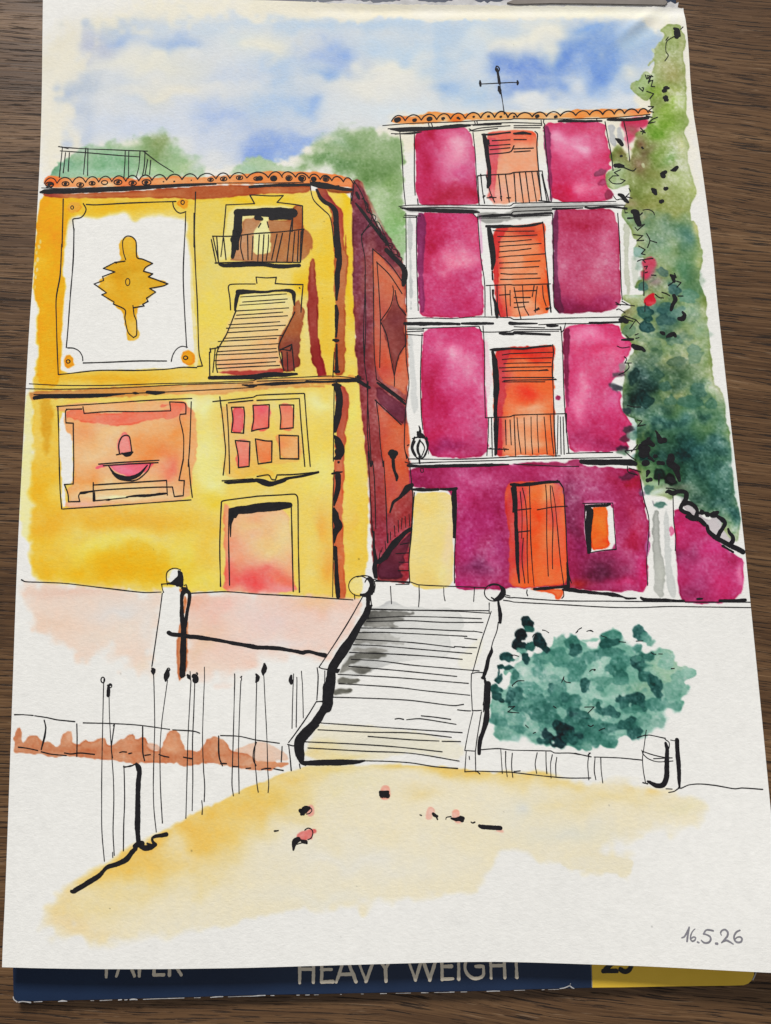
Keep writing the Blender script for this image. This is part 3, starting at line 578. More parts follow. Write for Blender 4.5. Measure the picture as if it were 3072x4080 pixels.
wash("B1 1085,752 1180,740 1300,736 1440,736 1472,800 1478,1100 1490,1250 1500,1480 1492,1570 1350,1592 1250,1584 1150,1582 1112,1520 1090,1480 1066,1300 1064,1100 1070,850", (192, 50, 106),
     "B1 1140,1080,70,100,166,20,66;1110,1300,50,160,176,30,82;1330,880,90,80,224,134,172;1190,860,70,70,208,90,140;1400,1000,70,90,212,106,152;1200,1240,80,110,176,24,80;1300,1060,60,80,206,96,146;1250,1520,140,50,140,20,76;1180,1400,70,60,176,24,74;1420,1400,60,80,172,70,116;1330,1340,70,90,196,64,120;1450,1200,50,110,198,70,122;1390,1540,80,40,160,34,84;1300,1180,60,60,190,50,106;1440,780,40,60,200,60,116;1330,890,75,110,230,146,182;1400,1020,50,120,212,106,152", soft=.15, wob=.3, dark=.25, mott=.2, gran=.1)
WP()
wash("B2 315,762 345,728 420,722 560,716 680,716 690,780 720,810 764,840 756,900 702,958 716,1000 708,1050 640,1070 620,1110 650,1140 700,1160 695,1260 740,1330 770,1380 720,1470 752,1530 690,1540 600,1553 480,1540 360,1555 340,1400 322,1100", (198, 56, 110),
     "B2 480,760,100,50,236,116,160;400,840,60,90,206,76,124;600,900,80,60,214,92,138;520,1000,90,70,204,84,130;430,1100,70,90,220,110,154;420,1230,70,60,224,122,166;600,1490,120,60,148,20,70;560,1400,100,60,176,30,84;430,1470,80,70,154,26,76;650,1330,60,60,184,34,92;630,1200,70,60,208,80,140;660,800,50,60,214,86,140;570,840,60,40,196,40,90;540,1180,70,80,196,60,112;380,1380,40,80,180,40,92;480,765,100,60,238,132,174;425,1230,50,110,226,124,168;430,1100,45,110,220,110,154;610,890,50,80,216,96,142", soft=.15, wob=.3, dark=.22, mott=.2, gran=.1)
wash("B2 318,770 340,740 366,745 360,900 352,1100 360,1250 340,1260 326,1100", (108, 26, 62), "B2 340,1180,30,80,150,40,90", soft=.18, dark=.1, op=.85)
WP('triangular magenta garden wall at the lower right, under black scrollwork')
wash("C2 1030,382 1060,372 1100,386 1180,440 1250,490 1350,608 1440,670 1488,705 1482,760 1492,830 1472,955 1300,985 1150,990 1070,950 1060,800 1046,560", (174, 38, 98),
     "C2 1110,650,70,90,130,42,88;1090,500,60,70,190,34,98;1300,640,80,50,192,40,112;1410,720,50,50,150,16,66;1360,850,90,60,192,44,108;1160,920,90,60,122,20,66;1200,760,80,50,182,54,116;1400,930,60,40,180,40,100;1230,560,80,40,170,30,88;1200,850,60,50,164,46,104;1470,800,25,90,216,110,160", soft=.15, wob=.3, dark=.22, mott=.2, gran=.1)
dab(('C2', (1020, 512), (18, 36), 0, (212, 120, 160)), soft=.15)
dab(('C2', (868, 600), (14, 100), 4, (176, 96, 150)), soft=.15)
wash("C2 1040,280 1085,290 1090,350 1160,420 1190,430 1240,470 1300,545 1360,580 1400,590 1410,550 1370,450 1320,420 1240,440 1180,380 1120,300 1060,268", (160, 150, 160), soft=.25, wob=.4, op=.55)

GAIN[0] = 1.0
use(MH)
# grey shade on the white columns, lilac edges
for _s in ("B1 972,42 1000,30 1006,300 1008,620 990,625 985,300", "A1 975,1405 1005,1400 1008,1640 985,1640"):
    wash(_s, (186, 190, 193), soft=.2, dark=.2, mott=.1)
wash("B1 980,780 1010,790 1015,950 1035,1150 1045,1260 1015,1310 1000,1200 990,1000", (200, 203, 206), soft=.25, dark=.1)
wash("B1 968,730 1080,738 1078,752 972,756", (170, 172, 172), soft=.2, dark=.1)
wash("A1 955,1340 1200,1340 1430,1345 1432,1382 1100,1378 960,1372", (150, 152, 153), soft=.3, dark=.1)
wash("A1 1432,1375 1640,1390 A2 0,1330 100,1322 250,1325 246,1398 120,1408 0,1424 A1 1500,1455 1440,1430", (156, 157, 157), soft=.3, dark=.1)
wash("A2 0,1322 400,1314 700,1318 715,1338 300,1342 0,1350", (178, 180, 182), soft=.3, dark=.05)
wash("A2 606,830 625,808 645,812 652,880 664,940 650,955 622,935", (184, 187, 192), soft=.2, dark=.2)
wash("A2 664,860 678,828 694,832 712,930 690,945", (184, 187, 192), soft=.2, dark=.2)
wash("B2 708,72 730,66 750,82 742,300 748,400 757,520 742,540 724,520 714,300", (192, 196, 186), soft=.15, dark=.25)
wash("B2 752,290 775,270 800,300 805,460 775,480", (202, 207, 202), soft=.25, dark=.1)
wash("C2 896,378 940,372 946,440 945,560 962,680 980,780 970,880 975,940 935,945 908,905 910,780 898,620", (166, 169, 168), "C2 940,800,40,90,178,182,178", soft=.14, wob=.4, dark=.3)
wash("C2 970,378 1000,370 1012,600 1020,750 1050,890 1050,940 1010,942 985,780 972,560", (194, 198, 200), soft=.15, wob=.4, dark=.15)
wash("C2 892,322 902,310 912,345 905,362", (130, 130, 140), soft=.2)
wash("B1 1440,-10 1462,100 1458,260 1446,250", (206, 150, 190), soft=.25, op=.6)
wash("B1 1475,800 1500,850 1505,950 1530,1080 1500,1200 1482,1180", (218, 196, 208), soft=.3, op=.7)

# roof of the magenta house
part('roof_tiles', MH)
wash("A1 876,792 892,762 920,752 1000,758 1080,738 1120,720 1200,732 1300,738 1500,728 1640,728 A2 20,728 300,736 410,710 420,718 500,712 560,706 700,712 880,706 902,735 850,745 600,762 250,768 0,768 A1 1640,770 1400,780 1200,790 1000,810 950,802", (236, 158, 92),
     "A1 940,780,60,30,226,118,54;1080,775,70,25,234,150,86;1300,755,90,30,230,126,54;1500,755,90,25,238,172,110;1210,765,50,25,240,190,150;A2 60,750,80,25,236,170,110;250,745,60,30,238,190,150;420,735,60,25,232,150,84;560,725,80,25,226,140,70;700,735,60,25,240,190,150;800,720,80,20,230,140,90", soft=.18, wob=.35, dark=.2)
scallops('A1', [872, 960, 1065, 1165, 1255, 1350, 1450, 1540, 1625], 786, 756, 36, 8)
scallops('A2', [-40, 20, 118, 210, 300, 400, 490, 575, 650, 715, 805, 870], 762, 730, 28, 8)
blobs('A1', '912,776,44 1022,778,32 1118,771,36 1208,768,22 1302,764,18 1312,770,14 1405,757,18 1500,755,20 1580,757,16')
blobs('A2', '0,757,16 150,753,30 270,757,24')

# cornices
def cornice(lab, claim, thin, thick):
    part('cornice', MH, lab)
    claim_area(claim)
    ink(thin, 6)
    ink(thick)
cornice('cornice under the tiled roof', "A1 815,806 1200,790 1640,772 A2 0,768 600,764 880,740 870,772 600,788 0,800 A1 1640,802 1300,830 1010,850 880,852",
        "A1 815,814 1000,800 1300,790 1430,782 1640,775 A2 0,770 250,772 600,765 880,742|A1 850,835 1000,826 1200,824 1500,800 1640,795 A2 0,795 180,800|A1 870,866 1000,868 1065,855|1110,795 1118,830|1130,795 1138,825|1410,785 1416,808|1425,785 1430,808|A2 175,780 180,810|195,775 190,790 200,808|535,770 540,790|0,815 180,812|0,828 170,828|A1 1375,850 1450,830 1640,815|1380,838 1400,850 1560,832",
        "A1 866,838,10 930,842,30 1060,836,26 1150,830,20 1290,818,34 1380,812,14|1400,812,8 1480,806,18 1580,803,14|A2 288,786,12 330,784,20 460,786,20 568,784,12|606,776,16 640,776,24 760,775,20 866,764,20|860,755,14 895,760,8")
cornice('cornice below the top floor', "A1 920,1332 1400,1328 1640,1332 A2 0,1316 300,1310 660,1304 730,1350 560,1352 250,1362 0,1410 A1 1640,1400 1440,1410 1400,1385 1000,1370 935,1355",
        "A1 920,1338 1000,1330 1400,1330 1640,1335 A2 0,1318 300,1312 660,1305|A1 940,1352 1200,1345 1420,1350 1640,1352 A2 0,1345 400,1336 720,1330|A1 955,1395 1060,1400|950,1408 1035,1408|1400,1385 1435,1412 1640,1412|1440,1400 1640,1390 A2 0,1372 245,1362|0,1405 240,1395",
        "A1 930,1346,8 990,1356,24 1100,1362,30 1250,1368,28 1400,1372,24 1440,1376,10|1440,1402,10 1520,1398,24 1640,1392,22 A2 0,1398,20 130,1388,18 244,1382,18|252,1354,14 340,1352,16 445,1348,10|462,1344,12 500,1350,16 560,1344,14 640,1342,14 728,1352,20")
cornice('cornice in the middle of the facade', "B1 960,675 1640,674 B2 0,680 300,672 700,660 735,705 500,722 280,740 0,722 B1 1640,730 970,728",
        "B1 965,683 1100,678 1260,682 1400,672 1640,676 B2 0,688 300,680 700,672|160,722 300,716 480,715 700,708|0,735 200,742|B1 975,752 1080,750|965,768 1080,762|970,785 1075,792|1440,735 1460,768 1640,765 B2 0,755 300,752|300,735 305,770 320,760 335,712|0,766 290,764|B1 1075,745 1300,737 1440,732",
        "B1 958,714,22 1060,716,28 1200,716,22 1312,718,16|1328,714,16 1420,714,22 1530,714,16|1638,712,20 1660,714,22 B2 80,714,16 150,714,8|218,726,18 250,730,22 284,728,12|490,710,14 560,710,18 700,704,12|686,690,22 705,688,40 728,700,34|706,668,10 712,690,16|B1 1572,778,12 1600,780,22 1660,780,20 B2 0,776,18 150,782,16 232,786,16")
cornice('cornice above the ground floor', "B1 980,1580 1300,1584 1600,1574 1640,1572 B2 0,1565 300,1562 640,1548 700,1570 790,1600 440,1635 340,1595 0,1610 B1 1640,1640 985,1650",
        "B1 985,1592 1300,1594 1600,1582 1640,1578 B2 0,1578 300,1572|340,1556 480,1552 640,1550|B1 960,1612 990,1620 1200,1612 1640,1600 B2 0,1598 300,1590 700,1582|0,1625 300,1640 420,1640",
        "B1 978,1634,18 1060,1640,24 1300,1636,24 1500,1632,20 1630,1628,10|B2 436,1608,34 520,1614,40 640,1612,40 760,1616,46 786,1624,30")

# columns and window borders in pen
use(MH)
ink("A1 925,850 940,1000 950,1200 962,1325|1020,850 1020,1000 1020,1150 1025,1265|1400,860 1415,1000 1425,1200 1440,1330|895,870 1060,855|B1 965,0 968,400 970,640|962,720 968,950 985,1100 965,1250 955,1500 970,1590|1035,20 1035,300 1045,630|1430,20 1450,280 1475,450 1478,665|1070,780 1060,1050 1065,1300 1075,1400|1465,730 1475,900 1475,1100 1480,1320|A2 195,830 210,1000 242,1312|190,830 200,808|590,790 610,900 630,1000 642,1105|712,790 735,900 750,1045|B2 250,0 255,300 260,600 290,642|672,0 685,200 695,480 702,560|305,740 315,900 325,1200 340,1400 355,1555|340,1300 338,1420|842,372 840,450 842,532|C2 820,180 840,300 875,450 860,700 866,865|1030,270 1035,450 1048,560 1045,640|A1 1045,1330 1040,1290|1430,1140 1440,1330|1400,850 1375,836", 6)
ink("C2 985,235 1030,240 1060,252|735,95 740,130 800,150|745,105 820,130", 6)

GAIN[0] = .96
# balcony windows
BW1 = part('balcony_window', MH, 'top floor window with an orange shutter and balcony rail')
claim_area("A1 1465,862 1640,850 A2 145,848 165,1105 185,1310 0,1315 A1 1480,1325 1475,1000")
wash("A1 1482,868 1560,850 1640,846 A2 60,842 140,850 155,930 150,980 160,1110 186,1300 100,1312 0,1312 A1 1640,1322 1500,1326 1490,1100", (234, 154, 120),
     "A1 1520,960,50,100,206,72,86;1500,1150,40,150,206,86,98;1600,900,70,50,218,92,84;A2 110,880,70,40,226,66,32;60,930,90,40,228,90,60;20,870,60,30,220,90,70;60,1200,110,110,236,166,140;A1 1620,1100,70,120,234,160,128;A1 1560,1280,60,50,228,150,140", soft=.15, wob=.25, dark=.2, blur="A1 1500,1310,200,.4")
wash("A1 1490,890 1560,900 1570,1000 1552,1100 1545,1260 1520,1310 1500,1250 1505,1080", (202, 74, 90), "A1 1525,1270,30,70,222,130,130", soft=.15, dark=.1, op=.8)
ink("A1 1460,872,14 1520,872,16 1600,862,10 1640,858,12|1472,876,24 1485,950,34 1496,1040,34 1506,1110,26 1502,1190,28 1495,1215,14|A2 0,866,16 60,862,20 108,868,12|136,852,9 152,870,10 148,950,9 160,1110,8 178,1295,8|A1 1496,912,22 1500,930,18")
ink("A1 1525,912 1640,906|1505,945 1640,936|1510,970 1640,958|1500,1000 1640,985 A2 0,945|0,905 80,905|0,965 125,960|0,985 105,978|A1 1430,1140 1480,1135 1640,1127 A2 0,1118 175,1108|A1 1450,1130 1462,1240 1475,1318|1485,1140 1510,1240 1540,1310|1565,1130 1585,1300|1610,1130 1635,1310|A2 35,1118 60,1310|75,1118 100,1310|115,1115 145,1305|150,1112 180,1300|182,1108 195,1180 228,1310|0,1125 12,1310|180,1130 215,1310|160,1300 240,1310", 7)
blobs('A1', '1468,1276,14 1475,1270,12 1512,1278,14 1530,1282,14 1582,1274,14 1580,1285,10 1630,1282,14')
ink("A1 1490,1282 1550,1280|1580,1265 1585,1300|1620,1282 1645,1282", 6)
BW2 = part('balcony_window', MH, 'second floor window with a closed orange blind behind a grid balcony')
claim_area("B1 1490,75 1640,68 B2 0,65 195,55 205,260 240,645 150,662 0,670 B1 1640,672 1555,672 1520,360")
wash("B1 1520,92 1640,82 B2 60,76 192,58 205,90 203,260 218,450 240,640 150,662 0,672 B1 1640,672 1560,672 1545,560 1532,380", (234, 116, 70),
     "B1 1560,150,60,70,200,56,50;1545,400,40,160,198,50,46;1580,620,50,60,198,50,54;1640,220,50,110,240,142,104;1645,420,50,110,238,150,116;B2 90,110,100,40,190,56,40;185,240,40,190,226,74,36;190,500,40,120,224,76,34;60,200,90,60,238,140,100;30,330,60,60,240,154,120;150,320,60,60,230,100,48;100,420,110,60,236,126,80;60,600,90,60,236,164,130;200,560,40,110,230,90,34;120,520,80,40,232,110,60;120,650,80,20,232,140,110", soft=.15, wob=.25, dark=.2)
wash("B1 1528,95 1640,90 1600,130 1565,220 1562,400 1568,520 1600,660 1550,665 1538,500", (196, 44, 44), "B1 1590,640,40,60,204,70,70", soft=.15, dark=.1, op=.85)
ink("B1 1488,84,20 1560,86,24 1640,83,20 B2 0,85,14 60,83,18 130,74,22 180,62,14|B1 1502,92,30 1515,160,40 1526,250,40 1530,310,34 1524,362,16|1524,375,10 1528,430,14|1530,500,20 1530,540,12 1548,590,26 1552,640,26 1556,672,20|B2 186,56,8 196,140,8 202,240,8 212,340,8 224,470,9 240,640,9")
for _a, _b, _c, _d in ((112, 1530, 115, 130), (150, 1560, 140, 150), (186, 1565, 170, 112), (215, 1572, 195, 175), (250, 1570, 228, 110), (285, 1568, 262, 205), (322, 1572, 308, 168), (355, 1575, 345, 160), (390, 1580, 392, 150), (428, 1578, 420, 170)):
    ink("B1 %d,%d 1640,%d B2 0,%d %d,%d" % (_b, _a, (_a + _c) / 2 + 4, (_a + _c) / 2 + 3, _d, _c), 6)
ink("B1 1485,468 1640,462 B2 0,465 235,457|B1 1510,470 1514,560 1522,660|1555,468 1560,600 1575,665|1608,470 1612,560 1622,670|1640,500 1642,600|B2 0,480 15,560 45,685|55,470 65,600 95,660|130,470 118,540|150,475 140,560 138,640|185,470 190,540 208,600|215,465 225,540 238,640|0,505 140,500|0,545 105,545|0,580 95,575|0,610 70,605|130,630 165,620|205,618 240,612|B1 1570,530 1640,525", 6)
blobs('B2', '148,624,18 158,614,12 215,618,20')
BW3 = part('balcony_window', MH, 'first floor window with an orange red blind and balcony rail')
claim_area("B1 1512,872 1640,860 B2 0,858 260,848 258,1000 262,1200 275,1575 0,1575 B1 1640,1585 1535,1570")
wash("B1 1528,885 1640,868 B2 60,866 250,850 268,885 254,1000 256,1150 262,1350 272,1540 258,1582 240,1566 100,1572 0,1570 B1 1640,1572 1548,1565 1535,1200", (232, 104, 56),
     "B1 1590,960,60,70,184,42,52;1600,1120,40,160,196,54,56;1570,1350,40,180,186,46,60;1580,1530,50,60,180,40,56;1640,1000,50,60,236,110,60;1640,1200,50,90,232,92,44;1640,1430,60,110,238,150,112;B2 100,880,120,30,160,24,24;110,925,130,30,224,52,22;110,1010,120,30,234,96,46;80,1160,90,50,222,44,26;60,1230,60,40,232,80,40;110,1260,110,30,240,150,110;210,1120,50,70,234,96,46;100,1430,100,70,240,150,108;60,1380,60,50,236,120,72;220,1380,40,120,232,100,50;230,1540,50,40,226,90,36;120,1545,110,25,232,110,64;20,1450,60,80,238,150,110;90,1330,120,50,238,160,124;100,1470,80,80,242,166,130;120,900,130,40,206,40,30", soft=.15, wob=.3, dark=.2)
wash("B1 1540,890 1640,888 1640,905 1610,960 1612,1050 1605,1150 1622,1180 1580,1300 1590,1560 1546,1560 1555,1200", (184, 44, 58), soft=.15, dark=.1, op=.8)
ink("B1 1512,884,10 1540,884,24 1640,876,16 B2 0,876,14 60,878,16 130,868,16 240,858,14|B1 1528,896,20 1540,960,40 1548,1050,42 1552,1130,36 1548,1190,36 1546,1280,26 1546,1380,28 1548,1480,20 1545,1565,16|B2 250,852,8 256,900,8 248,1000,8 252,1100,7 258,1250,8 262,1430,9 272,1575,9")
for _a, _b, _c, _d in ((918, 1590, 900, 250), (948, 1590, 936, 245), (975, 1600, 968, 238), (1002, 1570, 994, 248), (1024, 1590, 1018, 222), (1065, 1590, 1064, 258), (1085, 1600, 1078, 275), (1092, 1590, 1092, 200)):
    ink("B1 %d,%d 1640,%d B2 0,%d %d,%d" % (_b, _a, (_a + _c) / 2 + 1, (_a + _c) / 2, _d, _c), 6)
ink("B2 195,1080 270,1074|160,1020 215,1012", 6)
ink("B1 1480,1325 1640,1318 B2 0,1308 340,1298|B1 1500,1330 1498,1450 1490,1570|1520,1325 1525,1575|1565,1330 1555,1560|1610,1340 1615,1500|1640,1340 1648,1500|B2 20,1325 30,1450 45,1555|65,1325 75,1560|110,1320 112,1450 120,1560|150,1310 150,1360 160,1550|195,1320 215,1560|235,1310 245,1450 258,1560|285,1310 280,1560|300,1320 305,1560|318,1320 325,1560|0,1310 10,1570", 6)
ink("B1 1500,1526 1630,1530|1600,1520 1605,1540", 6)
blobs('B1', '1512,1524,12 1570,1528,14 1612,1528,12')
part('paint_drop', MH)
dab(('B2', (285, 1197), (19, 18), 0, (150, 34, 84)), soft=.12, wob=.15)

# doors and the small window
CD = part('door', MH, 'cream doorway with a black edge at the left corner of the magenta house')
claim_area("C1 1005,245 1285,235 1280,880 985,850 1005,500 1015,380")
wash("C1 1018,262 1100,268 1266,262 1268,400 1272,550 1275,700 1268,880 1150,888 1080,888 1000,862 985,800 985,700 1005,500 1014,380", (230, 206, 136), "C1 1245,600,40,300,236,204,166;1050,350,60,60,228,196,112;1100,800,120,60,228,198,120;1140,500,80,160,230,206,140;1200,780,50,60,236,212,150", soft=.2, wob=.2, dark=.12)
ink("C1 1002,244,14 1060,246,26 1130,246,18 1175,244,16|1190,242,14 1250,244,22 1292,238,16|1278,245,18 1276,300,34 1280,360,32 1276,420,24 1280,500,20 1278,552,18")
ink("C1 1290,240 1292,400 1280,700 1280,850|1020,265 1010,400 1000,550 985,700 990,845", 7)
RD = part('door', MH, 'orange red plank door with a black frame')
claim_area("C1 1640,215 C2 0,200 290,188 320,250 335,450 352,870 160,885 0,880 C1 1640,870")
wash("C1 1600,320 1615,240 1640,200 C2 30,196 290,192 318,245 330,400 340,560 348,700 346,850 300,868 160,880 0,880 C1 1640,862 1625,840 1640,600 1625,480", (230, 106, 62),
     "C1 1630,400,40,190,192,42,44;1640,760,30,120,200,60,60;C2 40,350,50,160,194,52,66;60,620,50,110,186,50,72;60,780,50,80,210,76,60;215,280,50,60,238,172,120;130,280,40,60,230,110,50;170,430,50,90,228,64,22;160,600,40,90,230,86,34;270,430,40,110,206,74,70;230,560,40,80,234,120,70;260,760,60,90,234,120,66;150,770,50,90,232,104,50;300,600,40,120,226,100,66;290,260,30,60,204,70,60;100,830,90,40,232,110,56", soft=.18, wob=.25, dark=.15, mott=.18)
wash("C2 90,886 180,884 320,884 326,905 308,950 285,958 266,952 262,930 205,912 150,905", (230, 112, 64), soft=.15, wob=.2, dark=.25)
ink("C1 1645,212,14 1664,214,24 C2 40,216,18 120,208,24 230,196,24 292,194,16|0,228,30 10,330,30 12,480,26 20,600,26 22,720,22 34,848,16|C1 1650,235,14 1664,330,16 1660,390,10|C2 280,184,8 300,205,12 320,240,9 328,350,8 336,480,8 345,700,8 356,800,8 372,850,6|344,718,14 348,790,20 352,870,22|130,890,18 200,886,26 260,880,18 352,872,22|316,894,14 360,894,26 440,906,20 560,918,18 640,926,30 705,940,14|700,938,8 730,950,16 790,950,10")
ink("C2 55,235 75,330 85,480 85,650 92,850|40,260 52,400 50,560|100,225 105,400 108,560 120,760 130,870|205,215 212,330 212,560 222,805|235,220 240,330 252,450 248,650 250,758|245,222 265,330 280,480 300,700 322,860|20,378 110,368|150,376 240,360 345,352|30,520 100,512|60,560 52,700 70,850|85,895 82,915 88,932|320,900 322,935 310,950", 6)
SW = part('small_window', MH, 'small orange window in a white frame')
claim_area("C2 450,330 640,330 662,632 480,658")
wash("C2 455,345 500,335 640,333 652,480 662,632 560,645 480,656 462,520", (235, 236, 237), soft=.15, dark=0, mott=0)
wash("C2 456,318 520,312 600,318 655,322 658,342 560,334 460,338", (206, 110, 160), soft=.2, op=.8)
wash("C2 498,362 560,358 608,358 610,480 614,575 628,600 605,628 560,634 500,638 492,560", (230, 92, 28), "C2 545,480,50,100,234,112,34;580,600,50,30,222,66,16", soft=.13, wob=.2, dark=.25)
ink("C2 468,354,18 520,350,22 600,346,18 622,340,12|478,366,34 492,390,44 488,440,44 480,520,40 484,580,34 490,640,22 486,656,14|500,380,30 500,420,20")
ink("C2 446,335 550,333 640,332|640,332 650,480 662,632|662,632 560,642 478,657|478,657 462,500 458,345|470,360 460,390", 6)

GAIN[0] = 1.0
# lantern and weather vane
part('wall_lantern', MH)
wash("B1 1020,1470 1055,1460 1092,1475 1100,1520 1085,1565 1055,1580 1025,1565 1010,1520", (235, 236, 237), soft=.15, dark=0, mott=0)
ink("B1 1050,1378,6 1058,1405,18 1054,1425,24|1042,1420,20 1054,1440,40 1068,1442,34 1080,1448,20|1022,1452,14 1008,1490,16 1002,1520,14 1012,1555,10 1030,1578,9 1056,1592,10 1086,1574,10 1102,1535,10 1108,1490,14 1090,1456,16|1056,1470,14 1042,1510,18 1044,1545,18 1060,1580,12|1058,1475,8 1076,1495,10 1086,1525,8 1066,1578,8|1052,1580,10 1056,1622,9|1024,1478,10 1010,1520,10 1030,1570,8|1095,1478,10 1104,1520,8 1085,1570,8|1008,1460,8 1050,1450,12 1105,1462,8|1100,1450,8 1112,1560,5|985,1500,7 975,1505,7", 8)
ink("C1 1050,30,8 1052,75,8|1058,118,5 1062,108,5 1080,110,5 1078,130,5 1065,132,5 1058,118,5")
part('weather_vane', MH)
ink("A1 1603,740,7 1592,660,7 1582,600,8|1556,448,16 1566,500,20 1572,540,16|1552,430,8 1546,452,8 1560,470,10 1572,448,8 1560,430,8 1552,430,8|1566,560,12 1572,585,24 1578,606,14|1572,530,7 1582,610,7|1446,545,7 1550,540,7 1640,535,7 A2 0,535,7 28,535,7|A1 1446,524,10 1447,540,18 1449,557,12|A2 22,525,12 24,538,18 22,548,10")

# --- climbing plant
GAIN[0] = 1.15
VINE = part('painted_vine', 0, 'tall green painted climbing plant along the right edge')
wash("A2 940,202 985,162 1040,156 1082,162 1080,190 1115,232 1118,280 1090,350 1112,430 1115,560 1118,700 1112,740 1138,780 1136,800 1106,832 1108,870 1135,940 1124,990 1130,1060 1165,1170 1182,1230 1180,1265 1142,1335 1146,1430 1170,1430 1195,1475 1198,1560 1218,1610 B2 1226,260 1222,330 1196,410 1215,490 1246,560 1250,690 1276,860 1272,890 1300,1108 1330,1120 1362,1180 1376,1350 1400,1400 1412,1640 C2 1418,100 1428,280 1442,310 1470,430 1458,570 1440,592 1370,540 1340,420 1260,420 1180,360 1120,300 1040,272 1010,310 960,290 880,276 840,200 806,140 796,90 788,60 B2 784,1580 800,1450 794,1335 730,1318 694,1262 706,1150 712,1040 720,1000 742,940 790,880 760,830 700,780 682,700 700,640 770,600 700,560 705,520 790,530 840,520 820,480 780,490 800,440 840,430 826,390 850,290 800,290 765,250 800,180 770,160 760,90 700,30 A2 695,1390 700,1350 755,1290 745,1220 740,1200 650,1230 600,1210 590,1140 622,1100 690,1080 624,1050 636,970 680,945 730,1000 735,1050 778,1020 770,940 800,850 862,830 900,735 880,640 866,655 838,650 760,585 755,545 785,528 815,535 832,470 860,455 892,480 918,380 870,440 862,410 905,380 905,315 930,280 965,262 980,215",
     (152, 166, 116), """A2 1000,220,70,70,176,190,140;1090,300,40,90,172,178,134;1000,340,80,60,150,166,112;940,400,40,80,156,172,120;1020,480,90,80,164,164,116;830,560,60,60,160,182,140;870,510,40,50,166,188,144;940,580,70,40,148,172,90;1060,620,60,60,158,170,104;1060,690,60,40,150,178,84;980,720,60,40,144,170,84;950,860,110,80,128,166,74;1000,780,80,60,140,172,82;1080,820,40,80,160,182,120;870,1000,60,70,140,128,104;800,1090,70,60,154,134,114;800,930,40,40,152,134,110;930,1120,90,50,150,156,104;1030,1030,40,40,108,148,82;1080,1180,80,80,160,176,120;950,1260,130,70,156,166,112;870,1320,90,60,154,160,104;1100,950,30,70,190,196,146;1150,1240,40,60,168,180,120;960,1000,60,60,136,160,92;690,1010,50,60,140,136,92;650,1120,60,60,176,194,166;660,1200,60,40,186,200,180;740,1280,60,50,180,176,150;800,1390,60,60,176,168,140;740,1400,60,50,150,176,150;1050,1360,90,40,158,166,110;960,1440,70,40,134,150,110;
     930,1490,80,50,110,140,120;1080,1490,70,60,106,146,128;860,1540,60,60,144,164,134;1170,1470,30,70,196,196,150;
     B2 950,90,70,60,120,150,128;870,100,50,60,146,168,134;1010,140,90,70,138,164,142;1100,160,60,90,104,144,136;1180,90,40,60,192,194,146;1200,300,30,110,196,194,136;900,200,60,60,120,150,130;800,260,40,30,150,180,176;1000,300,90,60,158,176,146;1130,330,80,110,126,162,138;960,240,60,50,150,176,150;910,440,50,40,150,130,130;820,470,40,30,120,154,136;1040,460,90,60,126,156,138;1160,500,60,70,120,158,140;930,600,60,50,112,146,136;1000,640,60,60,88,124,124;1120,640,80,70,150,178,152;1180,760,70,60,148,174,150;740,640,50,40,146,144,112;780,540,70,20,190,206,192;760,760,60,60,140,164,136;880,800,90,50,140,164,136;960,720,60,40,110,144,136;1050,760,60,40,160,174,146;1000,850,110,50,140,164,130;1150,880,90,40,150,170,136;1240,900,40,120,132,158,116;1080,940,110,40,176,182,146;850,940,60,60,110,136,110;800,1080,60,100,58,84,76;760,1150,60,110,40,64,64;740,1000,40,40,176,190,160;850,1060,50,70,64,92,86;850,1240,60,60,50,82,80;1080,1020,110,60,90,116,94;950,1010,80,50,92,118,96;1180,1080,90,60,110,134,106;1200,1150,50,50,94,128,116;1030,1110,90,60,98,120,98;950,1220,60,50,104,132,116;1060,1170,60,25,166,172,136;1220,1250,60,40,176,180,150;1150,1230,80,40,94,134,120;960,1320,90,60,72,112,108;1100,1320,110,50,84,126,122;1270,1280,60,60,108,142,128;1330,1200,30,90,176,180,150;1330,1350,40,120,118,148,126;1100,1420,120,70,70,112,112;950,1450,90,60,96,126,110;840,1400,50,60,120,140,110;1110,1540,70,50,30,64,70;1200,1500,90,60,60,104,106;1300,1500,80,90,86,124,118;950,1560,90,60,60,96,94;820,1500,40,60,130,150,120;
     C2 1150,80,120,80,58,98,92;1100,180,90,70,70,106,96;1280,150,90,90,64,108,102;1380,180,50,120,84,122,112;1180,280,90,60,76,104,94;1320,320,90,60,58,96,90;1420,460,30,90,80,126,110;1390,420,60,60,48,90,88;930,90,70,60,132,156,126;880,150,50,40,150,172,140;930,200,90,30,176,196,176;1060,230,60,30,110,116,104;940,260,90,30,196,210,204;1300,230,80,60,80,120,112""",
     soft=.16, wob=.28, dark=.22, mott=.5, gran=.14, sm=1, blur="A2 800,960,250,.4;A2 690,930,100,.5;C2 900,270,300,.4")
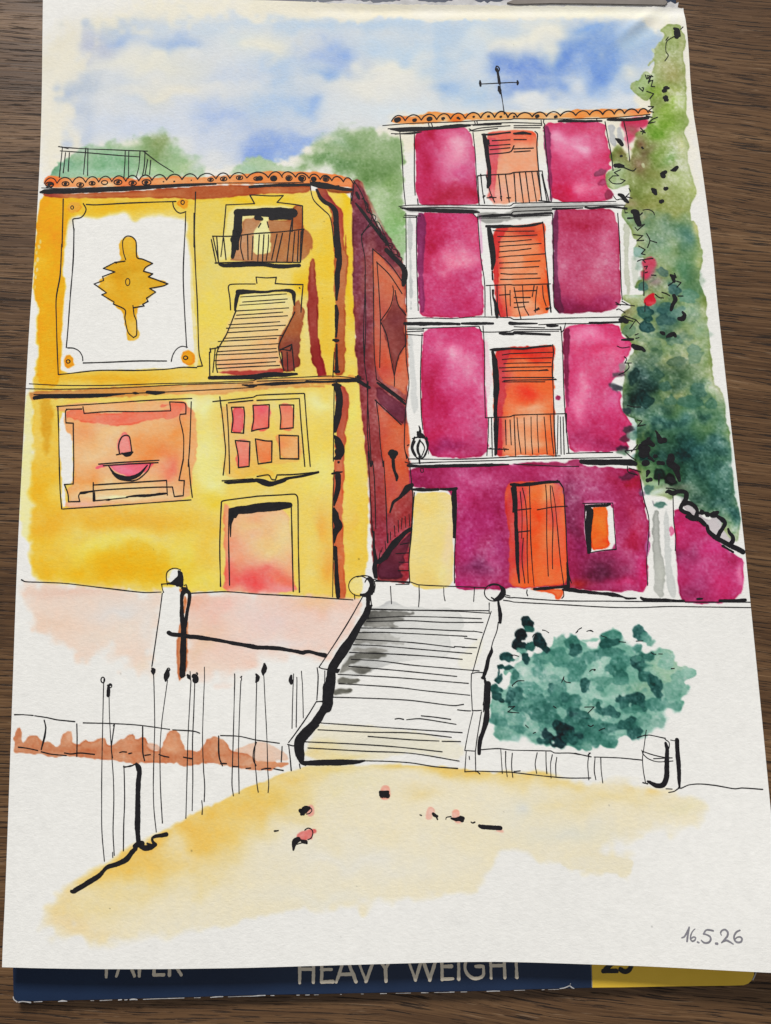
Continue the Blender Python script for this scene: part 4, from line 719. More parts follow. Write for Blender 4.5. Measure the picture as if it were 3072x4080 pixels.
for _p, _r, _a, _c in (((850, 640), (62, 42), 30, (44, 88, 88)), ((862, 738), (56, 38), 25, (40, 80, 84)), ((980, 620), (54, 38), -20, (70, 112, 112)), ((985, 690), (66, 40), 0, (74, 112, 112)),
                       ((1035, 490), (52, 36), 20, (72, 110, 110)), ((840, 480), (34, 30), 0, (92, 130, 126)), ((960, 375), (44, 26), 30, (88, 116, 112)), ((1060, 960), (72, 34), -8, (96, 122, 100)),
                       ((1200, 1150), (52, 46), 0, (88, 124, 112)), ((980, 1120), (40, 34), 0, (80, 114, 104)), ((850, 1215), (56, 48), 30, (44, 78, 78)), ((1150, 1222), (78, 36), 5, (86, 126, 114)),
                       ((1010, 1215), (46, 30), 0, (90, 126, 110)), ((1280, 1235), (38, 32), 0, (96, 132, 118)), ((1180, 930), (60, 34), -30, (116, 146, 124)), ((1165, 880), (44, 40), 30, (120, 150, 132)),
                       ((1040, 820), (60, 40), 0, (118, 148, 130)), ((745, 760), (40, 34), 0, (118, 146, 122)), ((920, 1050), (50, 40), 0, (66, 98, 86)), ((1130, 540), (60, 50), 0, (118, 158, 142)),
                       ((780, 1060), (40, 60), 10, (40, 68, 66)), ((870, 690), (26, 18), 0, (40, 84, 84)), ((1060, 640), (60, 30), -20, (110, 146, 138))):
    dab(('B2', _p, _r, _a, _c), soft=.22, wob=.5, dark=.18, gran=.1, op=.85)
for _p, _r, _a, _c in (((660, 1130), (44, 22), 15, (66, 70, 80)), ((680, 1046), (42, 18), 5, (96, 80, 92)), ((730, 1280), (36, 24), 20, (54, 70, 76)), ((742, 1398), (40, 18), -10, (84, 66, 78)),
                       ((718, 1460), (36, 18), -10, (110, 54, 80)), ((700, 1528), (44, 20), 0, (76, 44, 68)), ((705, 1548), (50, 14), 0, (120, 146, 130)), ((770, 1440), (28, 24), 0, (140, 168, 158)), ((700, 1000), (22, 30), 30, (150, 140, 146)),
                       ((800, 250), (34, 34), 0, (148, 180, 176)), ((815, 100), (40, 34), 0, (160, 176, 146))):
    dab(('B2', _p, _r, _a, _c), soft=.35, wob=.5, dark=.1, op=.9)
for _p, _r, _a, _c in (((870, 245), (34, 26), -25, (96, 132, 124)), ((948, 345), (44, 28), 0, (84, 124, 116)), ((855, 40), (34, 24), 0, (46, 80, 78)), ((945, 140), (36, 36), 0, (36, 56, 52)), ((1015, 185), (40, 34), 20, (24, 40, 38)), ((740, 160), (54, 22), -20, (112, 52, 84)), ((820, 265), (26, 18), 0, (120, 90, 120))):
    dab(('C2', _p, _r, _a, _c), soft=.3, wob=.6, dark=.15, op=.9)
for _p in ((838, 1072), (775, 1180), (740, 1010), (640, 1200), (905, 330)):
    dab(('A2', _p, (12, 20), -20, (196, 206, 176)), soft=.15, op=.8, dark=0)
_r = np.random.default_rng(5)
for _k in range(85):
    _y = _r.uniform(0, 1640)
    _x = _r.uniform(800, 1190 + .12 * _y)
    _d = min(1, max(0, (_y - 500) / 900)) + _r.normal(0, .15)
    _c = tuple(a + (b_ - a) * np.clip(_d, 0, 1) for a, b_ in zip((128, 156, 136), (44, 82, 82)))
    dab(('B2', (_x, _y), (_r.uniform(20, 58), _r.uniform(14, 36)), _r.uniform(-50, 50), _c), soft=_r.uniform(.25, .9), wob=.6, dark=.12, mott=.4, gran=.14, op=.3)
wash("B2 800,960 900,1000 1050,1040 1200,980 1300,1110 1360,1200 1375,1350 1400,1400 1412,1640 C2 1440,310 1460,560 1330,420 1180,360 1040,272 960,200 860,140 800,80 B2 800,1450 740,1320 705,1200 715,1080", (206, 220, 217), "B2 780,1100,60,140,150,176,180;1150,1520,220,120,168,196,200;1250,1050,120,70,222,224,222;1040,1180,100,40,224,226,224;C2 1350,300,120,200,172,198,200", soft=1.2, wob=.8, dark=0, mott=.3, gran=.2, mul=True, claim=False)
part('painted_flower', VINE, 'pink flower in the vine')
wash("B2 828,322 850,298 902,288 912,330 905,390 870,420 850,430 845,412 822,402 830,380 845,372", (192, 78, 104), "B2 890,400,50,40,160,130,140;860,390,30,30,202,70,104", soft=.2, wob=.3, dark=.2, blur="B2 910,380,150,.8")
part('painted_flower', VINE, 'red flower in the vine')
wash("B2 835,572 850,540 880,520 916,515 908,540 922,560 918,582 880,602 850,592", (196, 34, 58), "B2 900,585,40,20,206,90,100", soft=.13, wob=.25, dark=.25)
use(VINE)
blobs('A2', '985,570,34 975,588,32 1000,572,22 980,632,32 986,648,28 985,1222,32 957,1305,32 694,1012,20 660,1075,30 830,955,14 835,962,12')
ink("A2 1040,186,22 1052,195,44 1058,222,48|1058,230,38 1054,238,34|968,1142,28 962,1128,32 982,1114,26|1018,1104,10 1040,1100,32 1058,1084,22|896,1226,20 908,1236,40 918,1256,24|660,900,14 680,912,30 700,938,24|655,1072,24 680,1074,36 706,1078,22|680,1262,20 700,1270,34 725,1300,32 738,1310,18|770,1372,30 790,1380,44 798,1420,38 812,1455,30|738,1415,14 780,1412,8|815,1395,8 832,1380,8|B2 1018,402,24 1030,410,40 1036,440,26|1040,390,8 1050,415,10|1036,534,24 1046,560,34 1030,590,32 1018,625,20|1092,640,14 1104,660,26 1092,682,34 1068,682,24|952,772,20 968,778,24|992,800,18 1010,790,30 1035,782,30 1045,795,20|698,820,10 740,818,20 772,816,14|770,858,26 790,868,36 830,876,26 846,890,20|920,1412,12 935,1440,26 950,1475,40 975,1470,36|915,1410,8 930,1420,8|836,1492,26 870,1482,36 900,1500,30|865,1460,16 880,1455,10|830,1560,46 860,1560,44|832,1520,50 858,1530,54|870,1570,14 905,1606,16|912,1576,22 922,1572,22|936,1616,24 965,1620,28|1020,1575,44 1012,1600,40 1030,1630,44 1055,1650,44|C2 1020,40,44 1010,72,42 1040,95,40 1055,130,30 1072,185,20|870,40,14 905,58,14|912,28,20 922,28,20|935,74,26 965,72,22|845,75,46 862,72,44|870,130,26 860,160,10|1005,175,36 1030,188,40|940,150,20 938,215,7|865,185,24 885,180,30")
ink("A2 1095,175 1080,190|1040,235 990,270 985,335 1000,360 978,395|850,485 860,512 892,490|892,490 870,530 900,520|900,520 888,560 912,562|862,490 900,496|810,568 835,592 840,570 830,568|860,592 905,608 880,640|870,690 905,692|905,692 870,720|870,720 905,728|930,760 895,775 870,800 915,790|820,830 850,860 820,850|845,845 830,870|710,1085 770,1108 790,1092|690,1100 650,1118 680,1140 640,1140|640,1140 615,1165 640,1188 690,1190 720,1170 690,1160|645,1270 665,1295 690,1290 720,1300|745,1222 755,1240|745,1255 725,1275 765,1285|835,1362 870,1358 900,1372 910,1392|715,1340 720,1380 735,1378|B2 785,92 800,110 845,72 800,82|775,138 835,145|835,145 795,178 840,175|860,132 880,175 865,222|880,175 925,190|808,212 850,235 825,262 850,268|800,310 830,300 850,318|830,300 900,292|845,345 865,342 855,360|850,385 865,380|890,400 920,402|1048,438 1082,448 1056,478|1040,440 1000,468|915,525 940,545 968,548|958,512 985,520 1010,535|1062,536 1095,536|660,578 690,595 660,590|700,570 745,595 690,590|745,595 780,600|665,625 680,620 720,645|715,665 790,690|790,690 750,748|735,690 770,700|790,690 815,718|850,580 848,635|725,790 740,805|785,788 805,780|790,810 810,806|668,860 700,872 748,866|715,930 730,945 718,970|718,970 760,970|740,975 745,1000 715,1030 680,1045|735,1245 780,1255 820,1255|800,1340 830,1345 800,1380 850,1370|720,1540 790,1530 830,1510|720,1545 760,1580 790,1600|800,1500 760,1545", 6)
ink("A2 866,500 882,520 870,540|1000,240 985,260", 6)
ink("C2 985,262,13 1000,256,28 1030,268,33 1060,258,28 1100,258,28 1116,272,31 1112,310,31 1090,340,26 1080,370,31 1100,388,28 1130,400,28 1160,424,28 1190,415,20|1096,338,28 1125,330,28 1160,345,26 1186,380,23 1180,410,26|1118,420,20 1150,432,28 1200,438,28 1235,470,28|1215,385,23 1218,392,33 1198,400,18|1245,400,31 1255,406,33|1285,410,36 1300,405,39 1322,390,18|1320,420,20 1350,440,33 1368,460,28 1355,490,26 1335,520,26 1320,552,26|1250,480,26 1260,515,31 1300,550,33 1350,580,28 1400,606,33 1450,630,33 1482,648,36|1400,600,26 1418,570,26 1412,545,23 1395,525,20 1388,500,15|1310,560,26 1330,540,18|1352,610,15 1420,650,15")

GAIN[0] = 1.0
# --- terrace wall, left of the stairs
TW = part('terrace_wall', 0, 'pale pink painted terrace wall beside the stairs')
claim_area("C0 140,836 430,855 700,886 930,912 1050,915 985,1390 560,1400 60,1330 110,1000")
claim_area("C0 1240,918 1640,920 C1 300,938 620,962 690,935 405,1395 0,1400 C0 1640,1400 1230,1420")
wash("C0 112,850 280,850 430,858 700,888 930,914 1045,918 1030,1050 1010,1200 985,1385 940,1440 880,1430 830,1350 700,1300 600,1330 500,1290 380,1240 270,1165 240,1150 250,1100 170,1030 140,930", (226, 208, 198), "C0 450,920,260,50,222,194,182;350,1130,140,60,226,200,184;750,1060,130,60,216,214,216;600,1000,100,40,224,206,196;700,1200,180,60,228,212,202;980,1150,60,180,222,214,210;900,1400,60,40,230,210,196", soft=.35, wob=.9, dark=.06, sm=2, claim=False, blur="C0 600,1320,900,1.4;C0 900,1350,300,1;C0 150,900,300,.6")
wash("C0 1205,925 1470,908 1640,922 C1 300,940 600,952 680,960 695,990 640,1090 540,1250 455,1330 300,1320 0,1290 C0 1640,1300 1660,1390 1500,1450 1360,1465 1240,1420 1210,1300 1195,1100", (229, 200, 190), "C0 1270,960,60,50,230,178,156;1400,1010,140,70,228,188,180;1300,1200,80,110,224,196,176;1350,1390,120,50,230,206,194;1600,1080,90,90,226,200,194;C1 260,990,150,60,236,188,176;420,970,130,40,238,192,158;560,1000,90,60,238,196,184;100,1100,160,80,222,198,196;450,1150,140,90,230,206,200;150,1250,200,40,222,210,210", soft=.25, wob=.5, dark=.08, sm=1, claim=False, blur="C0 1400,1430,500,1.5;C1 200,1300,600,1.2")
ink("C0 140,830,10 165,842,8 300,847,7 430,854,7 700,886,8 930,912,8 1045,909,6|1240,917,8 1340,912,8 1470,907,8 1640,920,8 C1 0,922,8 300,938,8 500,952,8 622,960,8")
RB = part('handrail', TW)
ink("C0 1092,1172,26 1110,1182,24 1180,1190,24 1320,1208,28 1420,1222,22 1500,1238,26 1640,1264,28 C1 0,1268,26 150,1276,24 300,1304,24 310,1300,22|308,1298,26 340,1296,24 440,1320,26|430,1315,14 448,1330,10")
PIER = part('wall_pier', 0, 'white painted wall pier with a ball on top and a thick black edge, left of the stairs')
claim_area("C0 1048,858 1205,862 1240,920 1215,1100 1200,1450 1150,1500 985,1390 1052,915")
wash("C0 1060,870 1190,876 1180,1000 1168,1100 1150,1250 1150,1400 1000,1390 1030,1150 1055,925", (235, 236, 237), soft=.4, dark=0, claim=False)
wash("C0 1165,1090 1195,1080 1222,1085 1215,1200 1218,1300 1206,1430 1185,1470 1160,1502 1150,1470 1148,1400 1144,1280 1155,1180", (196, 128, 88), soft=.14, wob=.3, dark=.22)
wash("C0 1160,892 1180,885 1190,905 1170,920", (200, 140, 100), soft=.2)
wash("C0 1195,870 1215,890 1235,920 1215,900", (214, 160, 112), soft=.2)
wash("C0 1192,930 1208,940 1206,990 1190,1070", (206, 146, 104), soft=.15)
ink("C0 1048,858 1052,885 1060,912|1048,858 1085,856 1180,868|1195,866 1208,862|1208,862 1218,900 1232,920|1052,918 1035,1050 1020,1150 1000,1290 985,1390", 7)
ink("C0 1185,885,20 1200,895,34 1180,930,26 1178,1000,26 1182,1080,30 1190,1150,34 1188,1250,36 1186,1350,38 1182,1445,36|1210,900,26 1228,920,24 1224,980,26 1212,1050,22 1200,1130,24|1175,1462,14 1196,1448,14")
part('ball_finial', PIER)
dab(('C0', (1132, 812), (52, 52), 0, (235, 236, 237)), soft=.15, dark=0, mott=0)
wash("C0 1085,770 1115,762 1100,790 1090,830", (228, 214, 150), soft=.3, dark=0)
ink("C0 1085,862,6 1078,810,6 1084,780,7 1110,760,7 1140,755,7 1170,765,8|1100,850,8 1090,850,6|1158,775,16 1168,800,34 1160,830,52 1140,845,50 1112,852,20|1170,790,30 1178,830,24 1172,862,34 1150,862,28|1168,770,8 1182,820,8 1186,865,8")
# --- staircase
ST_ = part('painted_staircase', 0, 'grey and white painted staircase between two low walls')
STEPS = part('stair_steps', ST_)
claim_area("C1 730,1005 1510,1030 1395,1430 1392,1640 D1 1395,215 1350,475 1345,600 300,560 310,415 480,130 C1 500,1550 560,1400 650,1200")
wash("C1 725,1012 800,1005 840,970 875,962 925,995 1000,1010 1250,1012 1310,1040 1342,1100 1330,1155 1225,1170 1258,1250 1250,1330 1100,1345 900,1360 700,1440 560,1490 520,1440 620,1200 690,1060", (212, 214, 215), "C1 800,1250,180,160,200,202,204;700,1250,90,200,184,186,188;1250,1080,120,60,216,218,219;1150,1250,150,90,217,219,221;860,985,60,25,192,194,198", soft=.15, wob=.35, dark=.22, sm=2, claim=False)
for _s, _c, _f in (("C1 715,1035 850,1030 1000,1042 1020,1052 960,1066 900,1072 970,1088 880,1105 860,1120 900,1125 920,1138 720,1136 690,1128 705,1085", (112, 112, 110), "C1 740,1060,60,40,84,84,82;850,1100,90,30,130,130,128;800,1125,110,20,150,150,148"),
                   ("C1 660,1160 760,1168 850,1172 880,1195 940,1205 915,1225 965,1245 900,1255 760,1240 640,1250 620,1210", (172, 173, 172), "C1 680,1200,60,60,140,140,138"),
                   ("C1 632,1270 780,1285 840,1280 850,1300 600,1300", (160, 160, 158), ""),
                   ("C1 610,1302 720,1308 860,1315 800,1330 750,1345 680,1350 640,1362 560,1420 530,1440 560,1370", (122, 122, 118), "C1 620,1330,70,40,104,104,100"),
                   ("C1 560,1385 700,1385 770,1405 740,1422 690,1440 600,1425 530,1435", (140, 140, 136), "C1 690,1410,60,20,112,112,108"),
                   ("C1 522,1465 600,1468 690,1478 640,1492 650,1502 540,1506 515,1490", (124, 124, 118), ""),
                   ("C1 505,1545 560,1535 620,1540 600,1560 550,1582 530,1575 498,1582 495,1560", (116, 116, 110), "")):
    wash(_s, _c, _f, soft=.28, wob=.5, dark=.12, mott=.25, gran=.06, claim=False)
wash("C1 1300,1330 1400,1250 1440,1200 1470,1240 1400,1420 1310,1400", (230, 227, 220), soft=.5, dark=0, claim=False)
wash("D1 380,330 480,300 700,310 1000,350 1250,390 1330,440 1325,545 1180,510 1000,490 860,490 840,530 700,540 310,532 308,470 330,415", (230, 227, 212), "D1 400,500,100,40,228,208,148;600,510,120,30,228,214,160;480,440,110,40,226,216,176;1100,470,140,50,224,222,206;800,400,200,50,222,220,206", soft=.5, wob=.6, dark=.03, sm=2, claim=False)
ink("C1 725,1022 1000,1027 1300,1034 1508,1047|742,1018 1000,1026 1300,1028 1505,1030|690,1080 950,1068 1200,1072 1455,1082|710,1100 850,1097 1000,1095 1200,1105 1465,1106|670,1142 1000,1146 1250,1158 1400,1164|1402,1162 1460,1172|655,1172 800,1170 1000,1178 1360,1196|1345,1208 1425,1217|640,1215 1000,1236 1280,1268|1330,1268 1425,1270|1280,1262 1345,1266|625,1250 800,1258 1000,1275 1200,1292 1392,1308|600,1300 900,1312 1150,1328 1330,1345|610,1345 800,1356 1000,1382 1250,1404 1440,1420|595,1390 900,1416 1100,1436 1295,1456|525,1442 900,1463 1370,1501|530,1502 900,1526 1100,1550 1380,1578|490,1590 800,1600 1000,1612 1270,1645 1338,1637|D1 895,268 920,264 950,270|970,272 1060,266 1290,302|1065,247 1140,254 1255,270|415,293 800,320 1000,334 1330,356|395,337 700,352 1000,358 1260,386|720,380 1000,402 1180,410|1200,412 1320,414|305,415 600,428 900,448 1200,480|330,455 700,476 1000,490 1310,540|700,538 850,542 1000,552 1150,576 1300,588|C1 722,1028 721,1076", 6)
BALU = part('balustrade', ST_, 'low wall on the left of the stairs with a thick black edge')
claim_area("C1 690,935 745,990 480,1480 D1 480,60 300,380 300,560 222,600 205,430 385,155 C1 390,1400 405,1390")
ink("C1 690,930 600,1090 500,1250 402,1396|402,1396 420,1405 465,1412|695,1040 600,1190 540,1290 530,1290|390,1400 396,1450 394,1520 388,1608|440,1420 438,1500 430,1560|D1 388,155 425,155|385,155 320,260 250,360 205,420|198,432 235,442 250,436|205,435 215,520 222,602|275,560 280,588|C1 385,1620 420,1618|722,1000 720,1080|735,940 742,990", 7)
ink("C1 745,995,10 725,1010,40 705,1055,44 670,1110,46 640,1170,52 600,1230,56 560,1290,62 520,1350,66 485,1410,64 480,1470,74 470,1530,72 460,1580,70 455,1660,66 D1 462,60,72 460,130,66 455,180,66 425,220,52 390,275,60 350,325,50 310,365,54 278,410,60 272,460,58 280,500,56 290,545,34 315,565,14|D1 270,520,30 300,550,30 340,552,34 430,550,36 540,548,36 640,546,26 698,538,10|C1 520,1420,30 535,1410,8|D1 380,320,24 400,310,8")
BALU2 = part('balustrade', ST_, 'low wall on the right of the stairs')
claim_area("C1 1510,1035 1575,1100 1470,1430 1500,1560 1505,1640 D1 1455,400 1440,490 1420,600 1345,605 1345,470 1395,215 1388,0 C1 1390,1440")
ink("C1 1518,1035 1490,1120 1450,1240 1398,1430|1390,1438 1430,1430 1472,1432|1390,1440 1388,1520 1394,1640 D1 1396,215|1396,212 1425,214 1455,211|1400,220 1370,350 1347,470|1347,472 1415,476|1455,222 1430,370 1416,475|1356,480 1347,610|1347,610 1420,606 1445,624|1415,480 1418,610|1300,208 1350,214 1385,215|1375,510 1378,530|C1 1564,1105 1555,1160 1528,1235 1515,1290|1472,1470 1480,1560 1465,1640|D1 1475,50 1468,220", 6)
ink("C1 1564,968,14 1570,1020,22 1576,1060,26 1576,1105,18|1522,1270,10 1520,1295,26 1500,1340,26 1488,1400,30 1466,1465,22|1478,1480,14 1492,1520,30 1500,1580,28 1495,1660,26 D1 1498,40,34 1496,100,36 1490,180,34 1488,260,38 1478,310,34 1462,360,28 1450,390,30 1442,440,32 1440,490,26|D1 1460,0,16 1478,5,14")
part('ball_finial', ST_, 'ball on the left low wall')
dab(('C1', (700, 872), (54, 60), 0, (235, 236, 237)), soft=.2, dark=0, mott=0)
wash("C1 600,850 630,815 680,810 690,880 670,920 630,915 600,880", (226, 210, 140), soft=.25, dark=0)
ring('C1', 664, 870, 70, 64, 6)
ink("C1 650,812 690,802 740,815 765,860 758,910|632,925 634,955|740,815 715,820 700,845", 7)
ink("C1 730,818,22 742,840,24 742,880,30 728,915,34 700,930,26 672,925,14|722,935,34 718,990,28|752,850,12 755,890,16 742,920,18")
part('ball_finial', ST_, 'ball on the right low wall')
ring('C1', 1538, 912, 64, 56, 7)
ink("C1 1576,872,14 1594,892,34 1594,918,42 1574,945,40 1540,962,20|1520,945,10 1550,965,12|1505,872,6 1530,862,8 1580,870,7 1610,900,7")
part('landing_edge', ST_)
ink("C1 750,826 800,836|755,840 985,843 1050,862 1280,873 1480,880|865,872 872,985|1050,865 1052,940 1047,1005|1210,880 1212,930 1219,966|1410,880 1404,970|1505,980 1505,1045|900,860 985,858|1600,925 1640,935|1610,940 1640,946 C2 0,945 300,965 600,968 1000,972 1532,975|C1 1598,962 1640,968 C2 0,974 300,990 600,1007 800,1010 1000,1003 1250,1006 1534,1010", 6)
ink("C2 823,946,14 840,956,20 900,958,20 1000,962,22 1100,966,18|1332,964,14 1380,966,22 1440,964,22 1500,960,18|1188,954,14 1220,952,12|1110,975,6 1330,975,8")

# --- the bush
GAIN[0] = 1.12
BUSH = part('painted_bush', 0, 'dark teal painted bush to the right of the stairs')
wash("G 100,810 98,700 120,630 190,640 235,590 250,520 200,540 190,500 250,490 300,430 400,390 480,350 560,320 575,265 600,238 655,265 665,250 715,245 760,285 830,335 915,328 925,265 970,205 1010,200 1082,285 1140,310 1165,360 1200,340 1290,372 1340,345 1380,330 1440,350 1455,420 1490,470 1540,468 1600,505 1610,535 1580,565 1530,580 1550,600 1565,650 1540,690 1490,710 1520,755 1505,790 1450,795 1390,780 1360,800 1405,870 1390,930 1330,942 1240,968 1180,1020 1140,1020 1100,988 1030,1030 1032,1058 960,1050 860,1050 850,1095 795,1090 770,1062 720,1062 660,1045 642,1084 580,1072 548,1020 525,1046 460,1040 400,1025 350,985 300,1012 200,1010 130,975 130,930 170,912 110,862",
     (126, 176, 163), "G 1420,450,120,90,172,200,184;1450,570,90,90,162,194,172;1350,480,60,60,168,198,180;1550,530,50,50,188,206,202;950,700,160,50,168,202,192;560,450,60,90,156,194,182;900,520,100,60,160,198,186;1330,860,60,70,150,190,178;1450,770,60,30,130,176,164;330,560,60,60,176,204,196;240,880,90,60,112,164,150;850,830,60,60,172,200,188;1250,650,110,50,140,178,156;1050,450,80,60,152,192,180;700,620,60,60,162,198,188;300,1000,60,30,180,206,204;1390,920,40,40,180,206,204;500,850,200,80,120,168,156", soft=.2, wob=.7, dark=.18, mott=.25, gran=.12, sm=1, blur="G 1370,920,200,.8;G 320,1000,200,.5;G 1140,310,200,.6;G 820,280,200,.4")
wash("G 760,272 860,268 915,268 860,290 800,300", (158, 196, 186), soft=.25)
def tone(t):
    K = ((0, (165, 200, 190)), (.3, (126, 172, 160)), (.5, (84, 142, 132)), (.65, (62, 118, 110)), (.75, (46, 98, 94)), (.85, (34, 78, 78)), (1, (20, 46, 52)))
    for (a, ca), (b_, cb) in zip(K[:-1], K[1:]):
        if t <= b_:
            f = (t - a) / (b_ - a)
            return tuple(x + (y - x) * f for x, y in zip(ca, cb))
_r = np.random.default_rng(8)
for _d in """300,540,50,60,-30,.5 290,590,50,30,0,.6 400,640,90,60,10,.5 280,670,70,60,0,.75 300,740,80,60,20,.7 480,530,60,60,0,.45 560,560,70,40,30,.4 240,690,40,60,0,.8
 490,400,90,50,-15,.55 600,400,80,60,20,.5 660,440,40,40,20,.5 450,500,50,60,10,.5 850,400,90,50,-10,.55 960,370,110,34,-10,.62 995,262,78,58,0,.5 990,308,70,28,-10,.75 1060,420,70,60,0,.5 1040,450,60,40,20,.55
 620,272,42,44,0,.35 715,300,52,60,-20,.6 720,360,50,50,-20,.78 745,480,62,100,25,.55 720,540,50,50,30,.5 970,490,45,35,30,.62 1205,230,46,64,-35,.8 1262,268,50,40,45,.5 1190,345,35,38,0,.55 1270,300,40,26,-30,.35 1190,430,60,55,0,.85 1240,400,70,36,0,.66 1230,470,40,30,20,.6
 1050,545,55,30,20,.65 1030,590,80,34,0,.45 930,580,80,40,10,.38 1250,545,60,40,10,.7 1310,610,50,90,-30,.78 1335,655,40,60,-35,.8 620,610,40,35,20,.55 795,612,40,50,-10,.8 572,655,34,52,-30,.76 630,720,44,70,-32,.55 720,740,50,45,-10,.62 700,770,40,30,0,.55
 430,750,80,60,10,.6 370,770,60,40,20,.42 500,800,90,50,10,.6 430,830,90,50,20,.66 560,740,60,40,20,.6 870,740,45,25,10,.42 970,815,84,42,15,.78 900,800,40,30,20,.72 1130,710,112,42,-5,.82 1200,760,80,38,0,.76 1090,750,40,40,0,.7 1310,760,66,50,-20,.55 1380,740,50,40,-30,.45 1150,800,80,30,0,.45
 740,840,90,44,20,.72 810,885,60,36,30,.78 700,900,110,50,0,.66 900,900,80,40,0,.5 560,880,80,50,10,.6 500,910,60,40,-20,.45 330,860,60,50,10,.5 240,850,90,40,35,.4 180,880,90,34,40,.55 300,930,90,30,20,.55 200,960,70,44,0,.36 130,840,34,34,0,.55 420,965,56,36,0,.42
 780,980,100,60,0,.66 900,970,100,56,-10,.62 1000,930,96,46,-10,.68 1130,900,90,50,-10,.76 1170,960,60,50,-20,.78 1090,900,50,40,0,.72 960,1010,70,40,0,.52 750,1030,50,36,0,.55 860,1020,60,50,0,.55 820,1060,34,30,0,.35 640,960,64,60,0,.97 615,1015,52,50,0,1 600,915,40,36,0,.9 510,985,52,42,20,.98 470,1010,50,26,10,.8 690,1000,50,44,0,.75 1000,1020,50,30,0,.5
 1250,870,60,50,-10,.35 1330,900,60,44,0,.3 1440,650,80,60,-20,.32 1480,580,50,70,10,.22 1400,430,60,60,0,.12 1560,520,40,36,0,.08 1540,640,30,44,0,.12 1450,760,60,30,0,.4""".split():
    _v = [float(e) for e in _d.split(',')]
    dab(('G', (_v[0] + _r.normal(0, 5), _v[1] + _r.normal(0, 5)), (_v[2] * 1.02, _v[3] * 1.02), _v[4], tone(_v[5])), soft=.34 if _v[5] < .7 else .24, wob=.7, dark=.08, mott=.3, gran=.14, op=.88)
for _k in range(34):
    _x, _y = _r.uniform(240, 1280), _r.uniform(380, 1000)
    _t = float(np.clip(.45 + .25 * (_y - 640) / 360 + _r.normal(0, .16), .05, .95))
    dab(('G', (_x, _y), (_r.uniform(14, 34), _r.uniform(10, 24)), _r.uniform(-60, 60), tone(_t)), soft=.35, wob=.6, dark=.08, mott=.3, op=.55)
for _d in """370,150,44,56,-25,.96 385,200,34,24,0,.7 325,235,50,46,10,1 300,305,36,42,0,.99 340,335,40,40,20,.97 400,325,36,36,20,.72 330,360,44,18,0,.4 470,290,46,70,-25,.97 500,340,40,26,20,.9 215,405,56,42,20,.86 265,425,26,14,0,.7 365,415,34,46,-10,.88 170,560,26,48,10,.84 160,520,24,50,0,.86 180,480,34,20,-20,.86 230,478,50,22,0,.84 290,530,40,46,-20,.66 150,640,48,40,0,.74 150,690,50,40,10,.82 180,720,26,22,0,.85 430,375,16,10,0,.2""".split():
    _v = [float(e) for e in _d.split(',')]
    dab(('G', (_v[0], _v[1]), (_v[2], _v[3]), _v[4], tone(_v[5])), soft=.16, wob=.5, dark=.12, mott=.12, gran=.1)
ink("G 484,204 505,208 530,224|730,226 750,200 772,188|735,222 745,214|810,214 830,208 855,215|838,205 856,216|915,245 955,258|1175,286 1225,284|1285,370 1300,380 1320,382|1340,380 1368,381|1050,290 1098,294|410,255 420,238 438,240|250,392 275,388 308,398|348,578 300,580 260,612|832,508 850,495 875,496|625,590 642,548 640,570 655,586 690,592|795,772 865,770 820,815|232,772 280,765 228,808 310,815|565,765 585,780|820,905 840,915 858,905|900,945 920,935 942,928|358,905 380,925|415,965 432,958|1434,488 1455,487|260,610 265,618", 6)
blobs('G', '868,497,16 848,207,8')

GAIN[0] = 1.0
# --- garden wall, bin and ground line on the right
GW = part('garden_wall', 0, 'low white painted garden wall below the bush')
claim_area("D1 1455,465 1570,460 1640,468 D2 240,475 380,490 830,533 840,600 850,680 575,682 490,655 200,640 0,618 D1 1640,612 1420,606")
ink("D1 1455,467 1510,462 1570,460 1640,468 D2 0,470 240,475|240,475 265,488 380,490 500,513|520,514 680,520 830,534|D1 1420,605 1500,608 1640,612 D2 0,615 200,638 350,650 497,650|D1 1580,465 1585,540 1590,620|1612,478 1612,560 1622,642|1655,490 1650,570 1658,645|D2 150,487 137,560 147,620|207,480 208,560 213,622|248,500 237,560 240,650|277,517 270,570 272,640|487,487 478,560 485,662|525,518 520,600 530,660|562,518 565,600 575,682|0,608 40,604|495,488 480,500", 6)
ink("D2 385,490,8 400,492,10 425,497,8")
BIN = part('rubbish_bin', 0, 'round painted bin with a black shadow edge, right of the garden wall')
claim_area("D2 855,372 1000,410 1005,460 1000,700 930,712 855,682 835,500")
ink("D2 857,340 840,470 833,520 838,600 852,680|855,375 880,372 980,393|980,400 1005,420 1005,455 998,470|835,478 900,500 965,515 1025,520|835,495 870,525 930,545 1030,540|905,525 1025,520|850,372 800,388|828,470 835,490|985,720 1025,722", 6)
ink("D2 982,424,16 992,460,24 990,540,30 990,620,32 984,660,32 965,695,34 925,700,32 880,678,22 866,672,14|835,680,8 866,688,8")
part('painted_post', 0, 'thick black painted bar right of the round bin')
ink("D2 1056,404,26 1060,480,26 1064,540,26 1070,600,28 1070,660,26 1072,704,22|1015,404,6 1035,408,6 1056,410,8|1066,712,8 1084,718,8")
part('ground_line', 0)
ink("D2 1003,744,8 1040,736,8 1065,718,9 1090,714,8 1130,696,7 1200,689,8 1300,698,8 1430,720,8 1480,715,8 1612,724,8")

GAIN[0] = 1.15
